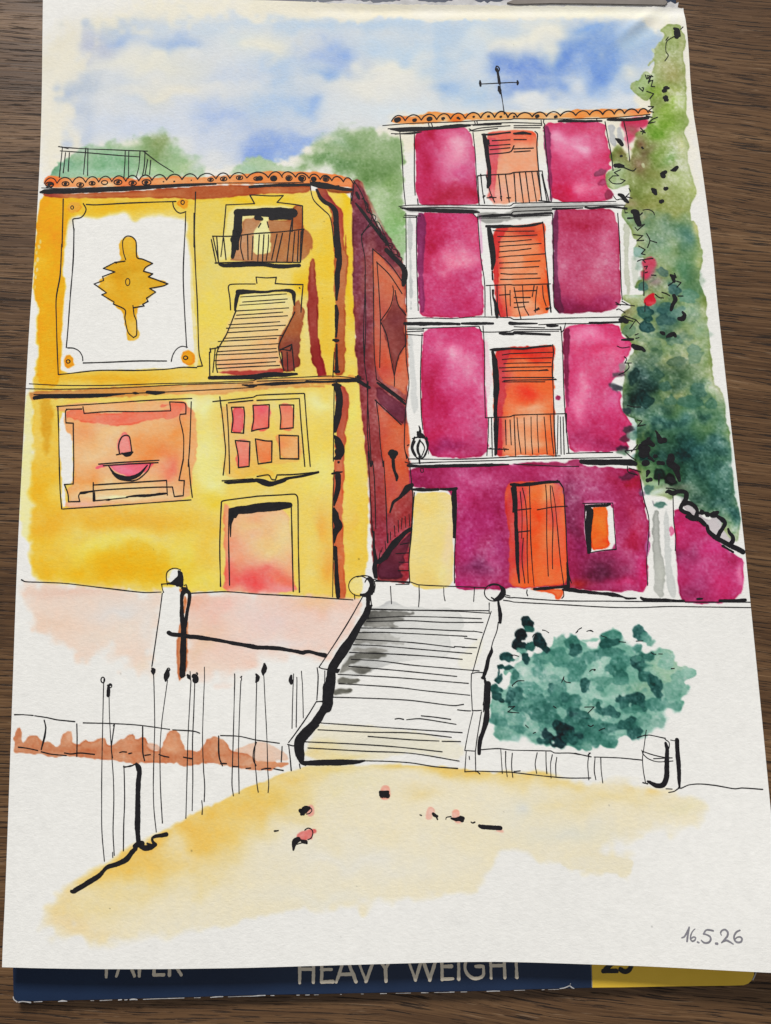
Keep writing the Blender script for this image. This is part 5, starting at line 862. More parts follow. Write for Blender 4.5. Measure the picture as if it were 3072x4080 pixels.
# --- planter with brown shrubs
PL = part('painted_planter', 0, 'low painted planter wall with a brown hedge on the left')
claim_area("D0 95,240 220,245 485,285 740,298 1000,315 1295,360 1430,375 1640,405 D1 145,425 210,545 200,575 0,610 D0 1640,604 1380,560 1200,578 950,555 650,535 380,520 90,487")
wash("D0 88,470 90,420 100,360 122,328 140,345 146,375 144,425 164,410 182,380 210,372 242,368 262,395 266,425 320,420 345,440 392,446 398,400 420,360 470,334 474,358 462,395 468,425 510,436 530,418 562,402 575,420 622,408 640,388 680,380 692,400 690,442 740,425 775,395 800,395 830,370 860,364 880,378 880,398 930,394 955,420 962,455 985,470 1040,470 1060,420 1090,345 1125,338 1160,346 1178,400 1194,470 1240,470 1290,485 1330,430 1345,395 1400,380 1440,385 1470,430 1490,476 1560,482 1610,490 1640,512 D1 100,540 170,544 212,552 200,574 120,590 0,608 D0 1640,604 1600,595 1550,592 1450,570 1380,560 1250,570 1210,580 1180,574 1130,548 950,555 880,548 800,556 730,538 650,536 500,510 430,512 380,522 330,512 250,500 170,492 95,488",
     (206, 146, 112), "D0 120,380,30,60,196,124,88;220,420,60,50,204,140,104;440,380,40,50,222,176,148;640,420,60,40,212,160,128;600,480,120,30,196,124,88;330,470,120,30,198,130,94;850,420,60,40,216,162,130;920,450,50,60,200,134,98;1120,400,60,60,222,178,148;1120,510,110,40,202,136,100;1400,430,80,50,214,166,136;1350,520,110,40,204,140,104;800,520,110,30,210,152,118;1580,530,90,40,204,140,106;D1 100,562,110,20,214,152,114", soft=.14, wob=.4, dark=.25, mott=.2, gran=.08, claim=False)
wash("D0 1510,478 1560,450 1640,428 D1 0,412 60,420 120,450 190,490 212,540 130,542 40,545 0,545 D0 1640,520 1600,488", (226, 200, 184), soft=.18, wob=.3, dark=.12, claim=False)
wash("D0 950,420 1040,445 1040,475 975,470", (222, 192, 176), soft=.3, claim=False)
ink("D0 95,240 150,240 215,245|225,247 300,258 370,273 485,285|540,293 740,298 900,308 1100,335|1120,338 1240,345 1270,350 1295,360|1430,375 1550,380 1640,400 D1 0,405 145,425|D0 287,275 297,320 293,380 268,465|498,300 500,400 498,510|742,300 728,400 722,460 730,520|735,312 742,298|925,318 926,400 925,480 937,537|1418,378 1416,450 1420,510 1442,570|1662,418 1645,470 1642,530 1660,570|D1 163,445 160,500 157,545|D0 120,450 180,458 245,472|268,480 330,495 430,505|418,488 460,494 520,488 612,497|775,485 795,480 820,482|835,492 855,488|940,503 975,498|1030,497 1060,508 1095,515|1190,515 1215,520 1245,525|1430,555 1468,557|1510,575 1545,577|1595,588 1625,585|D1 30,595 60,588 90,588|110,590 140,596 170,601", 7)
ink("D0 925,318,8 926,480,9 937,537,8|1418,378,9 1418,480,11 1425,530,9 1442,570,8|287,275,8 297,330,9 268,465,9")

GAIN[0] = 1.0
# --- the yellow square
GR = part('painted_ground', 0, 'pale yellow painted ground of the square in front of the stairs')
wash("D0 320,1530 330,1465 375,1395 420,1368 470,1340 550,1288 680,1228 780,1165 870,1086 1000,1028 1080,985 1190,915 1300,860 1370,818 1440,795 1510,758 1600,715 1640,700 D1 0,688 60,672 120,640 180,618 270,588 350,562 520,570 700,562 850,562 1000,572 1150,580 1340,590 1400,612 1640,618 D2 60,622 130,610 200,606 250,620 300,650 400,656 480,658 560,690 660,690 720,680 840,690 930,732 1050,758 1180,772 1230,805 1248,840 1220,890 1150,950 1000,990 850,1005 650,1050 560,1110 620,1150 770,1180 768,1230 730,1290 690,1295 640,1262 500,1262 280,1215 150,1170 60,1120 D1 1640,1120 1560,1150 1540,1210 1500,1260 1450,1340 1420,1412 1300,1395 1200,1400 900,1415 700,1485 500,1500 300,1510 0,1545 D0 1600,1560 1400,1620 E0 1300,0 1150,40 1000,65 800,85 600,90 540,62 500,30 440,45 380,52 330,5 D0 330,1640 290,1600",
     (231, 224, 200), "D0 1600,860,160,110,234,208,130;1450,960,150,110,233,202,118;1300,1030,150,110,232,198,108;1150,1100,150,110,232,196,104;1000,1160,150,110,232,192,94;850,1220,130,90,232,194,98;1550,810,120,60,234,200,108;1350,880,110,60,233,192,92;1150,980,110,60,232,188,86;950,1100,100,60,232,184,80;700,1280,160,60,232,198,110;400,1430,90,70,232,204,140;380,1530,90,60,232,208,148;600,1480,200,80,230,216,170;1200,1150,220,60,230,212,160;900,1350,250,60,229,217,176;E0 420,10,140,60,232,212,166;620,50,120,40,232,218,180;D1 100,740,160,70,230,196,98;30,850,110,70,232,200,116;220,640,140,50,232,206,132;250,780,110,70,229,214,164;450,600,160,30,230,210,140;1000,580,200,20,228,198,112;1400,615,130,35,226,184,88;1550,640,140,50,232,204,124;1200,600,110,30,230,198,110;1050,760,110,40,228,213,168;600,700,200,60,227,220,188;200,920,160,60,228,214,170;D2 90,660,120,40,232,202,122;300,700,110,30,230,208,142;200,640,90,20,226,194,106;850,720,90,25,230,202,134;600,780,240,50,230,216,170;1100,830,110,40,226,220,190;600,1210,160,50,228,218,184;300,850,140,40,229,217,178;60,830,70,40,218,220,216;350,1000,260,50,222,221,208;D1 1640,900,120,60,228,225,210;700,1200,500,90,228,226,216;400,1420,300,50,228,226,214",
     soft=.18, wob=.3, dark=.14, mott=.14, sm=1, blur="D1 800,1450,700,1.3;E0 800,60,600,1.6;D2 900,1020,500,1.8;D0 330,1600,200,1.2;D2 350,1060,500,.8")
wash("D2 260,1212 420,1140 560,1148 770,1176 776,1215 735,1290 690,1292 640,1262 500,1262", (229, 223, 201), soft=.35, wob=.4, dark=.08)
KERB = part('kerb_line', 0, 'thick black kerb stroke along the left edge of the square')
ink("D0 464,1384,24 478,1384,34 560,1335,34 640,1285,34 690,1232,28 760,1206,32 820,1178,34 856,1130,30 880,1108,24|876,1092,34 895,1080,44 920,1076,30|915,1095,30 940,1105,36 980,1098,36 1006,1082,28 990,1062,18 988,1040,20 1010,1028,26 1050,1022,28 1078,1016,30|955,1075,14 972,1082,14")
BOL = part('painted_bollard', 0, 'square painted bollard with a thick black side, at the left kerb')
claim_area("D0 803,577 880,560 918,620 912,1060 875,1062 805,1110")
ink("D0 884,556,16 898,580,36 903,620,38 897,680,38 894,800,38 892,920,40 892,1000,40 896,1056,42")
ink("D0 803,572 806,640 808,800 802,960 800,1122|800,577 845,575 880,558|805,582 850,570|878,560 888,600", 7)

# --- thin poles
def pole(lab, s, wd=6, thick=None, loops=()):
    part('painted_pole', 0, lab)
    ink(s, wd)
    if thick:
        ink(thick)
    for q in loops:
        ring(*q)
pole('thin pole with an open ring head, furthest left', "D0 675,0 672,40 666,300 660,600 659,800 661,1000 677,1190", loops=[('D0', 667, 15, 12, 18, 7)])
pole('thin pole with a short black flag-like head', "D0 707,110 710,250 718,400 728,550 735,650 738,800 733,1000 741,1152|731,1132 731,1165", thick="D0 706,54,20 704,84,24 702,116,20|700,50,14 718,48,8", loops=[('D0', 715, 52, 10, 13, 7)])
pole('thin pole with a round black head, left of the two black heads', "C0 994,1440 D0 997,0 1003,300 998,500 994,700 998,850 1013,1000", thick="C0 984,1402,10 992,1415,34 994,1432,24 995,1445,8")
pole('leaning thin pole with a large black head', "C0 1086,1480 D0 1085,25 1066,160 1050,280 1038,450 1038,600 1042,750 1053,942", thick="C0 1086,1420,28 1082,1445,42 1076,1470,28 1074,1485,12", loops=[('C0', 1092, 1412, 9, 10, 6)])
pole('thin pole with a small black head beside the pier', "C0 1232,1425 1236,1480 D0 1238,20 1228,200 1218,400 1212,650 1205,912", thick="C0 1216,1448,16 1224,1458,32 1232,1470,12")
pole('thin pole with a wide round black head beside the pier', "C0 1264,1490 D0 1263,25 1255,250 1248,420 1250,650 1246,862", thick="C0 1258,1455,34 1268,1464,46 1268,1480,34", loops=[('C0', 1276, 1440, 5, 8, 6)])
pole('headless thin pole right of the pier', "C0 1325,1396 1326,1460 D0 1326,0 1318,200 1313,400 1320,600 1327,700 1324,802|1308,797 1312,840 1310,886")
pole('left one of two close headless poles', "C0 1521,1440 D0 1522,0 1516,250 1509,500 1504,690 1513,766")
pole('right one of two close headless poles', "C0 1564,1456 1566,1480 D0 1562,20 1552,250 1546,480 1548,620 1550,752|C0 1558,1462 1568,1455")
pole('thin pole with a black head, left neighbour of the tallest pole', "D0 1664,35 1660,200 1656,400 1650,520 1660,620 D1 0,690 8,742", thick="C1 -6,1442,14 4,1462,30 0,1482,22 -6,1492,12")
pole('tallest thin pole with a leaf shaped black head', "C1 42,1440 D1 45,0 52,150 60,300 66,450 70,600 76,690 72,744", thick="C1 48,1376,18 50,1400,36 42,1425,34 40,1444,12")
pole('thin pole with a black head close to the stairs', "C1 237,1440 236,1480 D1 235,30 230,180 227,328", thick="C1 222,1452,18 218,1475,26 222,1500,18 232,1480,8")
pole('middle headless pole close to the stairs', "C1 258,1462 D1 259,20 256,200 254,320")
pole('right headless pole close to the stairs', "C1 288,1422 292,1480 D1 294,30 298,150 300,260")

# --- pebbles on the square
def pebble(lab, poly, col, thick, thin=None):
    part('painted_pebble', 0, lab)
    if poly:
        wash(poly, col, soft=.16, wob=.25, dark=.2, gran=.08)
    ink(thick)
    if thin:
        ink(thin, 6)
pebble('pink pebble nearest the stairs', "D1 800,715 818,698 845,698 860,715 864,750 850,790 812,792 798,770", (230, 172, 156), "D1 800,745,22 806,756,36|798,740,16 850,740,16|812,756,44 838,758,44 846,765,30|804,772,14 812,770,18")
pebble('pink pebble with a black left side', "D1 318,840 340,822 360,826 372,850 370,890 345,902 322,884", (226, 168, 156), "D1 282,862,30 295,866,50 318,850,44 338,845,20|288,885,18 300,880,24", "D1 352,848 356,862 340,880 320,884")
pebble('large reddish pebble with a black tail', "D1 255,1020 275,1000 310,985 345,982 380,978 390,1000 360,1020 362,1048 345,1054 315,1050 290,1062 262,1052", (218, 118, 114), "D1 236,1116,14 238,1090,28 246,1062,40 268,1048,28|282,1052,14 298,1062,24 318,1066,24 322,1072,14", "D1 310,988 330,975 355,985 362,1010 350,1040 330,1050|260,1080 300,1068")
pebble('pale pink pebble with a small black dot', "D1 1092,900 1098,862 1115,840 1140,838 1155,855 1152,885 1135,890 1130,920 1100,922", (230, 184, 170), "D1 1142,882,16 1154,892,32 1168,898,16|1164,905,12 1170,918,10|1056,889,8 1066,893,10")
pebble('pale pink pebble with a black bar', "D1 1256,875 1268,858 1300,858 1314,875 1310,905 1338,935 1315,950 1290,950 1265,920", (232, 178, 162), "D1 1260,912,14 1290,918,24 1320,912,30 1336,912,20|1320,905,20 1330,925,24", "D1 1224,918 1228,905 1258,900")
pebble('flat black pebble furthest right', "D1 1540,990 1588,986 1604,1004 1570,1006", (232, 188, 174), "D1 1442,960,22 1460,966,32 1520,972,30 1578,975,24|1388,936,8 1398,942,10 1412,936,8")
pebble('tiny black speck on the left of the square', None, None, "D1 114,994,10 126,993,14 138,991,8")

# --- date
DATE = part('date_inscription', 0, 'grey handwritten date')
ink("H 262,380,18 300,365,22 340,300,24 378,215,28 358,330,28 345,435,30|470,240,16 430,280,22 402,350,26 400,405,26 430,435,28 470,415,26 480,380,22 450,365,22 410,390,22|510,448,30 532,458,26|755,270,26 690,256,26 640,262,24 605,318,28 650,330,24 705,360,28 718,410,28 690,450,28 640,462,26 600,450,24 568,418,16|800,470,38 818,472,34|885,340,14 872,300,22 900,260,24 945,252,26 985,290,30 980,350,30 940,400,26 890,455,22|890,452,18 960,420,30 1010,440,28 1070,478,20|1175,262,20 1120,290,24 1085,350,26 1090,410,26 1130,450,28 1190,445,28 1210,400,30 1180,365,26 1130,375,22 1095,405,20", mat='pencil')

# ================================================================== materials
def new_mat(name):
    m = bpy.data.materials.new(name)
    m.use_nodes = True
    nt = m.node_tree
    return m, nt, nt.nodes['Principled BSDF']


def nd(nt, t, **kw):
    n = nt.nodes.new(t)
    for k, v in kw.items():
        setattr(n, k, v)
    return n


def noise(nt, vec, scale, detail=3, rough=.55):
    n = nd(nt, 'ShaderNodeTexNoise')
    n.inputs['Scale'].default_value = scale
    n.inputs['Detail'].default_value = detail
    n.inputs['Roughness'].default_value = rough
    nt.links.new(vec, n.inputs['Vector'])
    return n.outputs['Fac']


def mapping(nt, scale, rot=(0, 0, 0), loc=(0, 0, 0)):
    tc = nd(nt, 'ShaderNodeTexCoord')
    mp = nd(nt, 'ShaderNodeMapping')
    mp.inputs['Scale'].default_value = scale
    mp.inputs['Rotation'].default_value = rot
    mp.inputs['Location'].default_value = loc
    nt.links.new(tc.outputs['Object'], mp.inputs['Vector'])
    return mp.outputs['Vector']


def math_(nt, op, a, b=None, c=None, clamp=False):
    n = nd(nt, 'ShaderNodeMath', operation=op, use_clamp=clamp)
    for i, v in enumerate((a, b, c)):
        if v is None:
            continue
        if isinstance(v, (int, float)):
            n.inputs[i].default_value = v
        else:
            nt.links.new(v, n.inputs[i])
    return n.outputs[0]


def ramp(nt, fac, stops):
    r = nd(nt, 'ShaderNodeValToRGB')
    el = r.color_ramp.elements
    while len(el) < len(stops):
        el.new(.5)
    for e, (p, c) in zip(el, stops):
        e.position = p
        e.color = (*c, 1)
    nt.links.new(fac, r.inputs['Fac'])
    return r.outputs['Color']


def mix(nt, fac, a, b, mode='MIX'):
    n = nd(nt, 'ShaderNodeMix', data_type='RGBA', blend_type=mode)
    for s, v in ((n.inputs[0], fac), (n.inputs[6], a), (n.inputs[7], b)):
        if isinstance(v, (int, float)):
            s.default_value = v
        elif isinstance(v, tuple):
            s.default_value = (*v, 1)
        else:
            nt.links.new(v, s)
    return n.outputs[2]


def bump(nt, bs, h, strength, dist):
    b = nd(nt, 'ShaderNodeBump')
    b.inputs['Strength'].default_value = strength
    b.inputs['Distance'].default_value = dist
    nt.links.new(h, b.inputs['Height'])
    nt.links.new(b.outputs['Normal'], bs.inputs['Normal'])


def paper_tooth(nt):
    v = mapping(nt, (750, 1150, 900))
    v2 = mapping(nt, (2200, 2600, 2200))
    a = noise(nt, v, 1.0, 3, .6)
    b = noise(nt, v2, 1.0, 2, .5)
    return math_(nt, 'ADD', math_(nt, 'MULTIPLY', a, .8), math_(nt, 'MULTIPLY', b, .3))


# painted paper: the paint layer comes from the mesh, the tooth from noise
M_PAINT, nt, bs = new_mat('painted_paper')
at = nd(nt, 'ShaderNodeAttribute', attribute_name='pigment')
tooth = paper_tooth(nt)
g = math_(nt, 'MULTIPLY_ADD', tooth, .14, .925)
cc = nd(nt, 'ShaderNodeCombineColor')
for i in range(3):
    nt.links.new(g, cc.inputs[i])
col = mix(nt, 1.0, at.outputs['Color'], cc.outputs[0], 'MULTIPLY')
nt.links.new(col, bs.inputs['Base Color'])
bs.inputs['Roughness'].default_value = .85
bs.inputs['Specular IOR Level'].default_value = .18
bump(nt, bs, tooth, .7, .00013)


def ink_mat(name, c, rough):
    m, nt, bs = new_mat(name)
    tooth = paper_tooth(nt)
    nt.links.new(ramp(nt, tooth, [(.35, c), (.75, tuple(x * 1.6 + .002 for x in c))]), bs.inputs['Base Color'])
    bs.inputs['Roughness'].default_value = rough
    bs.inputs['Specular IOR Level'].default_value = .12
    bump(nt, bs, tooth, .4, .0001)
    return m


MATS = {'ink': ink_mat('black_ink', (.0095, .0088, .0105), .65), 'pencil': ink_mat('grey_pencil', (.17, .165, .185), .8)}

# cut edge and back of the sheet
M_EDGE, nt, bs = new_mat('paper_edge')
nt.links.new(ramp(nt, noise(nt, mapping(nt, (900, 900, 900)), 1), [(.3, (.72, .72, .70)), (.7, (.82, .82, .80))]), bs.inputs['Base Color'])
bs.inputs['Roughness'].default_value = .9

# ================================================================== paint grid -> meshes
PAPER = np.array([.828, .815, .784], np.float32)
BASE = np.broadcast_to(PAPER, (NV, NU, 3)).copy()
BASE = BASE * (1 + .008 * N2 + .006 * N1)[..., None]
RGB = np.clip(BASE * np.exp(-np.clip(OD, 0, 6)), .006, .9).astype(np.float32)
GZ = relief(GX, GY)
# little dark fibres caught in the paper
for _k in range(26):
    _a, _b = _rng.integers(20, NV - 20), _rng.integers(20, NU - 20)
    RGB[_a:_a + _rng.integers(1, 3), _b:_b + _rng.integers(1, 3)] *= _rng.uniform(.45, .8)
COORD = np.stack([GX, GY, GZ], -1).reshape(-1, 3)
RGBF = RGB.reshape(-1, 3)
IDX = np.arange(NV * NU).reshape(NV, NU)
QUAD = np.stack([IDX[:-1, :-1], IDX[1:, :-1], IDX[1:, 1:], IDX[:-1, 1:]], -1).reshape(-1, 4)
QOWN = OWN[:-1, :-1].reshape(-1)


def ribbon(P, W, seed):
    """one stroke as a flat ribbon with round ends and slightly uneven edges -> list of (verts, faces)"""
    r = np.random.default_rng(seed)
    pieces, start = [], 0
    for i in range(1, len(P) - 1):
        a, b = P[i] - P[i - 1], P[i + 1] - P[i]
        la, lb = np.hypot(*a), np.hypot(*b)
        if la > 0 and lb > 0 and np.dot(a, b) / (la * lb) < .25:
            pieces.append((P[start:i + 1], W[start:i + 1]))
            start = i
    pieces.append((P[start:], W[start:]))
    out = []
    for p, wv in pieces:
        if len(p) < 2:
            continue
        q = np.vstack([2 * p[0] - p[1], p, 2 * p[-1] - p[-2]])
        pts, ws = [], []
        for i in range(1, len(q) - 2):
            L = np.hypot(*(q[i + 1] - q[i]))
            n = max(2, int(L / .00035))
            t = np.linspace(0, 1, n, endpoint=False)[:, None]
            a, b, c, d = q[i - 1], q[i], q[i + 1], q[i + 2]
            ma, mb = (c - a) * .5, (d - b) * .5
            ma *= min(1, L / (np.hypot(*ma) + 1e-12))
            mb *= min(1, L / (np.hypot(*mb) + 1e-12))
            t2, t3 = t * t, t * t * t
            pts.append((2 * t3 - 3 * t2 + 1) * b + (t3 - 2 * t2 + t) * ma + (-2 * t3 + 3 * t2) * c + (t3 - t2) * mb)
            ws.append(wv[i - 1] + (wv[i] - wv[i - 1]) * t[:, 0])
        pts = np.vstack(pts + [p[-1:]])
        ws = np.concatenate(ws + [wv[-1:]])
        n = len(pts)
        k = max(3, n // 10)
        slow = np.interp(np.arange(n), np.linspace(0, n - 1, k), r.normal(0, .10, k))
        thick = ws > .0008
        jl = r.normal(0, 1, n) * np.where(thick, .000022, .000008)
        jr = r.normal(0, 1, n) * np.where(thick, .000022, .000008)
        kb = max(2, int(n / 4))
        sl = np.interp(np.arange(n), np.linspace(0, n - 1, kb), r.normal(0, 1, kb)) * np.where(thick, .00005, 0)
        sr = np.interp(np.arange(n), np.linspace(0, n - 1, kb), r.normal(0, 1, kb)) * np.where(thick, .00005, 0)
        h = ws * .5 * (1 + slow)
        T = np.gradient(pts, axis=0)
        T /= np.hypot(T[:, 0], T[:, 1])[:, None] + 1e-12
        N = np.stack([-T[:, 1], T[:, 0]], 1)
        V_ = [pts + N * (h + jl + sl)[:, None], pts - N * (h + jr + sr)[:, None]]
        verts = np.vstack(V_)
        faces = [(i, n + i, n + i + 1, i + 1) for i in range(n - 1)]
        for e, sgn in ((0, -1), (n - 1, 1)):                       # round caps
            base = len(verts)
            ang = np.linspace(-np.pi / 2, np.pi / 2, 7)[1:-1]
            cap = [pts[e] + h[e] * (sgn * T[e] * math.cos(a) - N[e] * math.sin(a)) for a in ang]
            verts = np.vstack([verts, cap])
            faces.append(tuple([e] + [base + i for i in range(5)] + [n + e]) if sgn < 0 else tuple([n + e] + [base + 4 - i for i in range(5)][::-1][::-1] + [e]))
        out.append((verts, faces))
    return out


def build_mesh(name, quads, strokes, skirt=False, zfun=relief, lift=.00003, mats=None):
    me = bpy.data.meshes.new(name)
    matl = []

    def slot(m):
        if m not in matl:
            matl.append(m)
        return matl.index(m)
    loops, sizes, mi, smooth = [], [], [], []
    verts = np.zeros((0, 3))
    cols = np.zeros((0, 3))
    if quads is not None and len(quads):
        u, inv = np.unique(quads.ravel(), return_inverse=True)
        verts, cols = COORD[u], RGBF[u]
        loops.append(inv.ravel())
        sizes.append(np.full(len(quads), 4))
        mi.append(np.full(len(quads), slot(M_PAINT)))
        if skirt:
            ring_ = np.concatenate([IDX[0, :], IDX[1:, -1], IDX[-1, -2::-1], IDX[-2:0:-1, 0]])
            low = COORD[ring_] - np.array([0, 0, .00032])
            b0 = len(verts)
            top = COORD[ring_]
            verts = np.vstack([verts, top, low])
            cols = np.vstack([cols, np.full((2 * len(ring_), 3), .78)])
            n = len(ring_)
            i = np.arange(n)
            j = (i + 1) % n
            f = np.stack([b0 + i, b0 + j, b0 + n + j, b0 + n + i], 1)
            ci, cj = np.r_[np.arange(0, NV - 1, 12), NV - 1], np.r_[np.arange(0, NU - 1, 12), NU - 1]
            under = COORD.reshape(NV, NU, 3)[np.ix_(ci, cj)] - np.array([0, 0, .00032])
            b1 = len(verts)
            verts = np.vstack([verts, under.reshape(-1, 3)])
            cols = np.vstack([cols, np.full((len(ci) * len(cj), 3), .78)])
            k = b1 + np.arange(len(ci) * len(cj)).reshape(len(ci), len(cj))
            g = np.stack([k[:-1, :-1], k[:-1, 1:], k[1:, 1:], k[1:, :-1]], -1).reshape(-1, 4)
            loops += [f.ravel(), g.ravel()]
            sizes += [np.full(n, 4), np.full(len(g), 4)]
            s = slot(M_EDGE)
            mi += [np.full(n, s), np.full(len(g), s)]
    npc = 0
    for si, (P, W, mt) in enumerate(strokes):
        for v2, fs in ribbon(P, W, si * 31 + len(P)):
            npc += 1
            b0 = len(verts)
            z = zfun(v2[:, 0], v2[:, 1]) + lift + 1.6e-6 * (npc % 37)
            verts = np.vstack([verts, np.column_stack([v2, z])])
            cols = np.vstack([cols, np.full((len(v2), 3), .02)])
            s = slot((mats or MATS)[mt])
            loops.append(np.concatenate([np.array(f) for f in fs]) + b0)
            sizes.append(np.array([len(f) for f in fs]))
            mi.append(np.full(len(fs), s))
    loops = np.concatenate(loops).astype(np.int32)
    sizes = np.concatenate(sizes).astype(np.int32)
    mi = np.concatenate(mi).astype(np.int32)
    me.vertices.add(len(verts))
    me.vertices.foreach_set('co', verts.astype(np.float32).ravel())
    me.loops.add(len(loops))
    me.loops.foreach_set('vertex_index', loops)
    me.polygons.add(len(sizes))
    me.polygons.foreach_set('loop_start', np.r_[0, np.cumsum(sizes)[:-1]].astype(np.int32))
    for m in matl:
        me.materials.append(m)
    me.polygons.foreach_set('material_index', mi)
    me.update(calc_edges=True)
    me.polygons.foreach_set('use_smooth', (sizes == 4) & (mi == (matl.index(M_PAINT) if M_PAINT in matl else -1)))
    ca = me.color_attributes.new('pigment', 'FLOAT_COLOR', 'POINT')
    ca.data.foreach_set('color', np.column_stack([cols, np.ones(len(cols))]).astype(np.float32).ravel())
    me.update()
    o = bpy.data.objects.new(name, me)
    COL.objects.link(o)
    return o


def tag(o, label=None, category=None, kind=None, group=None):
    for k, v in (('label', label), ('category', category), ('kind', kind), ('group', group)):
        if v:
            o[k] = v


sheet = build_mesh('watercolour_sheet', QUAD[QOWN == 0], [], skirt=True)
tag(sheet, 'watercolour and ink painting of a yellow and a magenta house on a white paper sheet', 'painting')
OBJ = {0: sheet}
order = np.argsort(QOWN, kind='stable')
cuts = np.searchsorted(QOWN[order], np.arange(len(PARTS) + 2))
for i, d in PARTS.items():
    q = QUAD[order[cuts[i]:cuts[i + 1]]]
    if len(q) == 0 and not d['strokes']:
        o = bpy.data.objects.new(d['name'], None)          # holds its pieces together
        COL.objects.link(o)
        o.empty_display_size = .01
    else:
        o = build_mesh(d['name'], q, d['strokes'])
    if d['label']:
        o['label'] = d['label']
    OBJ[i] = o
for i, d in PARTS.items():
    if i in OBJ:
        OBJ[i].parent = OBJ[d['parent']]

# ================================================================== the paper pad under the sheet
ZC, ZT = -0.0052, -0.0080            # cover of the pad, table top


def plain(name, c1, c2, scale, rough, spec=.3, bstr=.15, bdist=.0001):
    m, nt, bs = new_mat(name)
    f = noise(nt, mapping(nt, (scale, scale, scale)), 1, 4, .6)
    nt.links.new(ramp(nt, f, [(.3, c1), (.7, c2)]), bs.inputs['Base Color'])
    bs.inputs['Roughness'].default_value = rough
    bs.inputs['Specular IOR Level'].default_value = spec
    bump(nt, bs, noise(nt, mapping(nt, (1500, 1500, 1500)), 1, 2), bstr, bdist)
    return m


M_NAVY = plain('navy_card', (.0065, .017, .048), (.009, .023, .062), 60, .5)
M_YEL = plain('yellow_card', (.72, .46, .035), (.80, .52, .05), 50, .5)
M_PAGES = plain('page_block', (.55, .53, .49), (.68, .66, .62), 300, .9)
M_BARE = plain('bare_card', (.30, .30, .31), (.52, .51, .51), 900, .9)
M_GLUE = plain('torn_paper', (.44, .43, .43), (.66, .65, .66), 260, .9)
M_STUB = plain('grey_stub', (.20, .175, .155), (.27, .24, .22), 90, .9)
M_CREAM = plain('cream_print', (.70, .62, .50), (.74, .66, .54), 200, .5)
M_BLACK = plain('black_print', (.012, .012, .014), (.016, .016, .018), 200, .5)


def slab(name, P, z0, z1, m, bevel=0):
    me = bpy.data.meshes.new(name)
    n = len(P)
    v = [(x, y, z0) for x, y in P] + [(x, y, z1) for x, y in P]
    area = sum(P[i][0] * P[(i + 1) % n][1] - P[(i + 1) % n][0] * P[i][1] for i in range(n))
    o = list(range(n)) if area > 0 else list(range(n))[::-1]
    f = [tuple(o[::-1]), tuple(n + i for i in o)] + [(o[i], o[(i + 1) % n], n + o[(i + 1) % n], n + o[i]) for i in range(n)]
    me.from_pydata(v, [], f)
    me.materials.append(m)
    ob = bpy.data.objects.new(name, me)
    COL.objects.link(ob)
    if bevel:
        b = ob.modifiers.new('bevel', 'BEVEL')
        b.width, b.segments, b.limit_method = bevel, 2, 'ANGLE'
    return ob


def raw(s, wd, mat, z):
    PARTS[998] = dict(strokes=[])
    CUR[0] = 998
    ink(s, wd, mat, z)
    return PARTS.pop(998)['strokes']


pad_out = parse("E0 84,300 82,265 84,360 86,438 94,462 112,474 300,470 700,462 1000,453 1640,434 E1 0,433 500,424 1000,414 1640,404 E2 0,399 380,389 500,386 1000,376 1400,371 1490,369 1520,360 1545,336 1564,300 1572,280 S 2692,-25 S 190,-60", ZC)[1:, :2]
ins = pad_out.copy()
c0 = pad_out.mean(0)
ins = c0 + (ins - c0) * np.array([.994, .9955])
pad = slab('paper_pad', ins, ZT + .0001, ZC - .0008, M_PAGES)
tag(pad, 'paper pad with a scuffed navy cover and a yellow corner panel, under the painted sheet', 'paper pad')
cover = slab('cover', pad_out, ZC - .0007, ZC, M_NAVY, .00018)
cover.parent = pad
cover['label'] = 'navy cover with worn white edges'
yel = slab('label_panel', parse("E2 500,200 500,120 508,382 700,380 1000,374 1400,369 1486,366 1516,357 1540,334 1556,300 1548,120", ZC)[:, :2][1:], ZC - .0002, ZC + .00012, M_YEL, .00006)
yel.parent = pad
yel['label'] = 'yellow corner panel'
flat = lambda h: (lambda x, y: np.full_like(x, h))
PM = {'bare': M_BARE, 'cream': M_CREAM, 'black': M_BLACK}
sc = [(p_, w_ * .42, m_) for p_, w_, m_ in raw("E0 88,440,12 92,456,18 112,472,20|124,474,20 150,470,14 200,476,18|222,473,8 275,470,14|380,470,12 405,466,22 436,468,12|590,464,8 610,464,6|650,464,8 690,462,10 728,460,8|770,460,16 790,458,14|810,460,14 826,458,12|845,458,20 870,455,20 890,458,14|930,456,8 1000,453,9 1100,450,10 1195,447,8|1260,446,6 1300,445,8|1365,444,10 1400,440,16 1446,438,14|1480,440,5 1590,436,8 1640,435,12 E1 10,432,16 54,430,12|90,431,10 112,431,10|258,429,10 275,428,10|315,428,10 340,427,10|370,427,6 400,426,5|540,424,5 550,424,5|675,421,6 690,421,6|800,419,9 840,418,9|900,417,5 995,415,8|1065,413,10 1110,413,7|1150,412,5 1245,410,6|1250,409,14 1278,408,10|1320,408,6 1360,407,9|1490,404,12 1540,402,14 1572,402,10|E2 0,398,8 70,396,5|180,394,8 195,393,6|220,393,4 290,391,6|296,386,14 330,380,16 360,368,18 372,378,20 388,385,10|362,362,8 366,352,6|497,230,5 501,300,5 505,378,5|1546,330,14 1560,300,18 1566,284,16", 8, 'bare', ZC)]
wear = build_mesh('wear', None, sc, zfun=flat(ZC), lift=.00018, mats=PM)
import bmesh
bm = bmesh.new()
bm.from_mesh(cover.data)
n0 = len(bm.faces)
bm.from_mesh(wear.data)
cover.data.materials.append(M_BARE)
bm.faces.ensure_lookup_table()
for f in bm.faces[n0:]:
    f.material_index = 1
bm.to_mesh(cover.data)
bm.free()
bpy.data.objects.remove(wear)
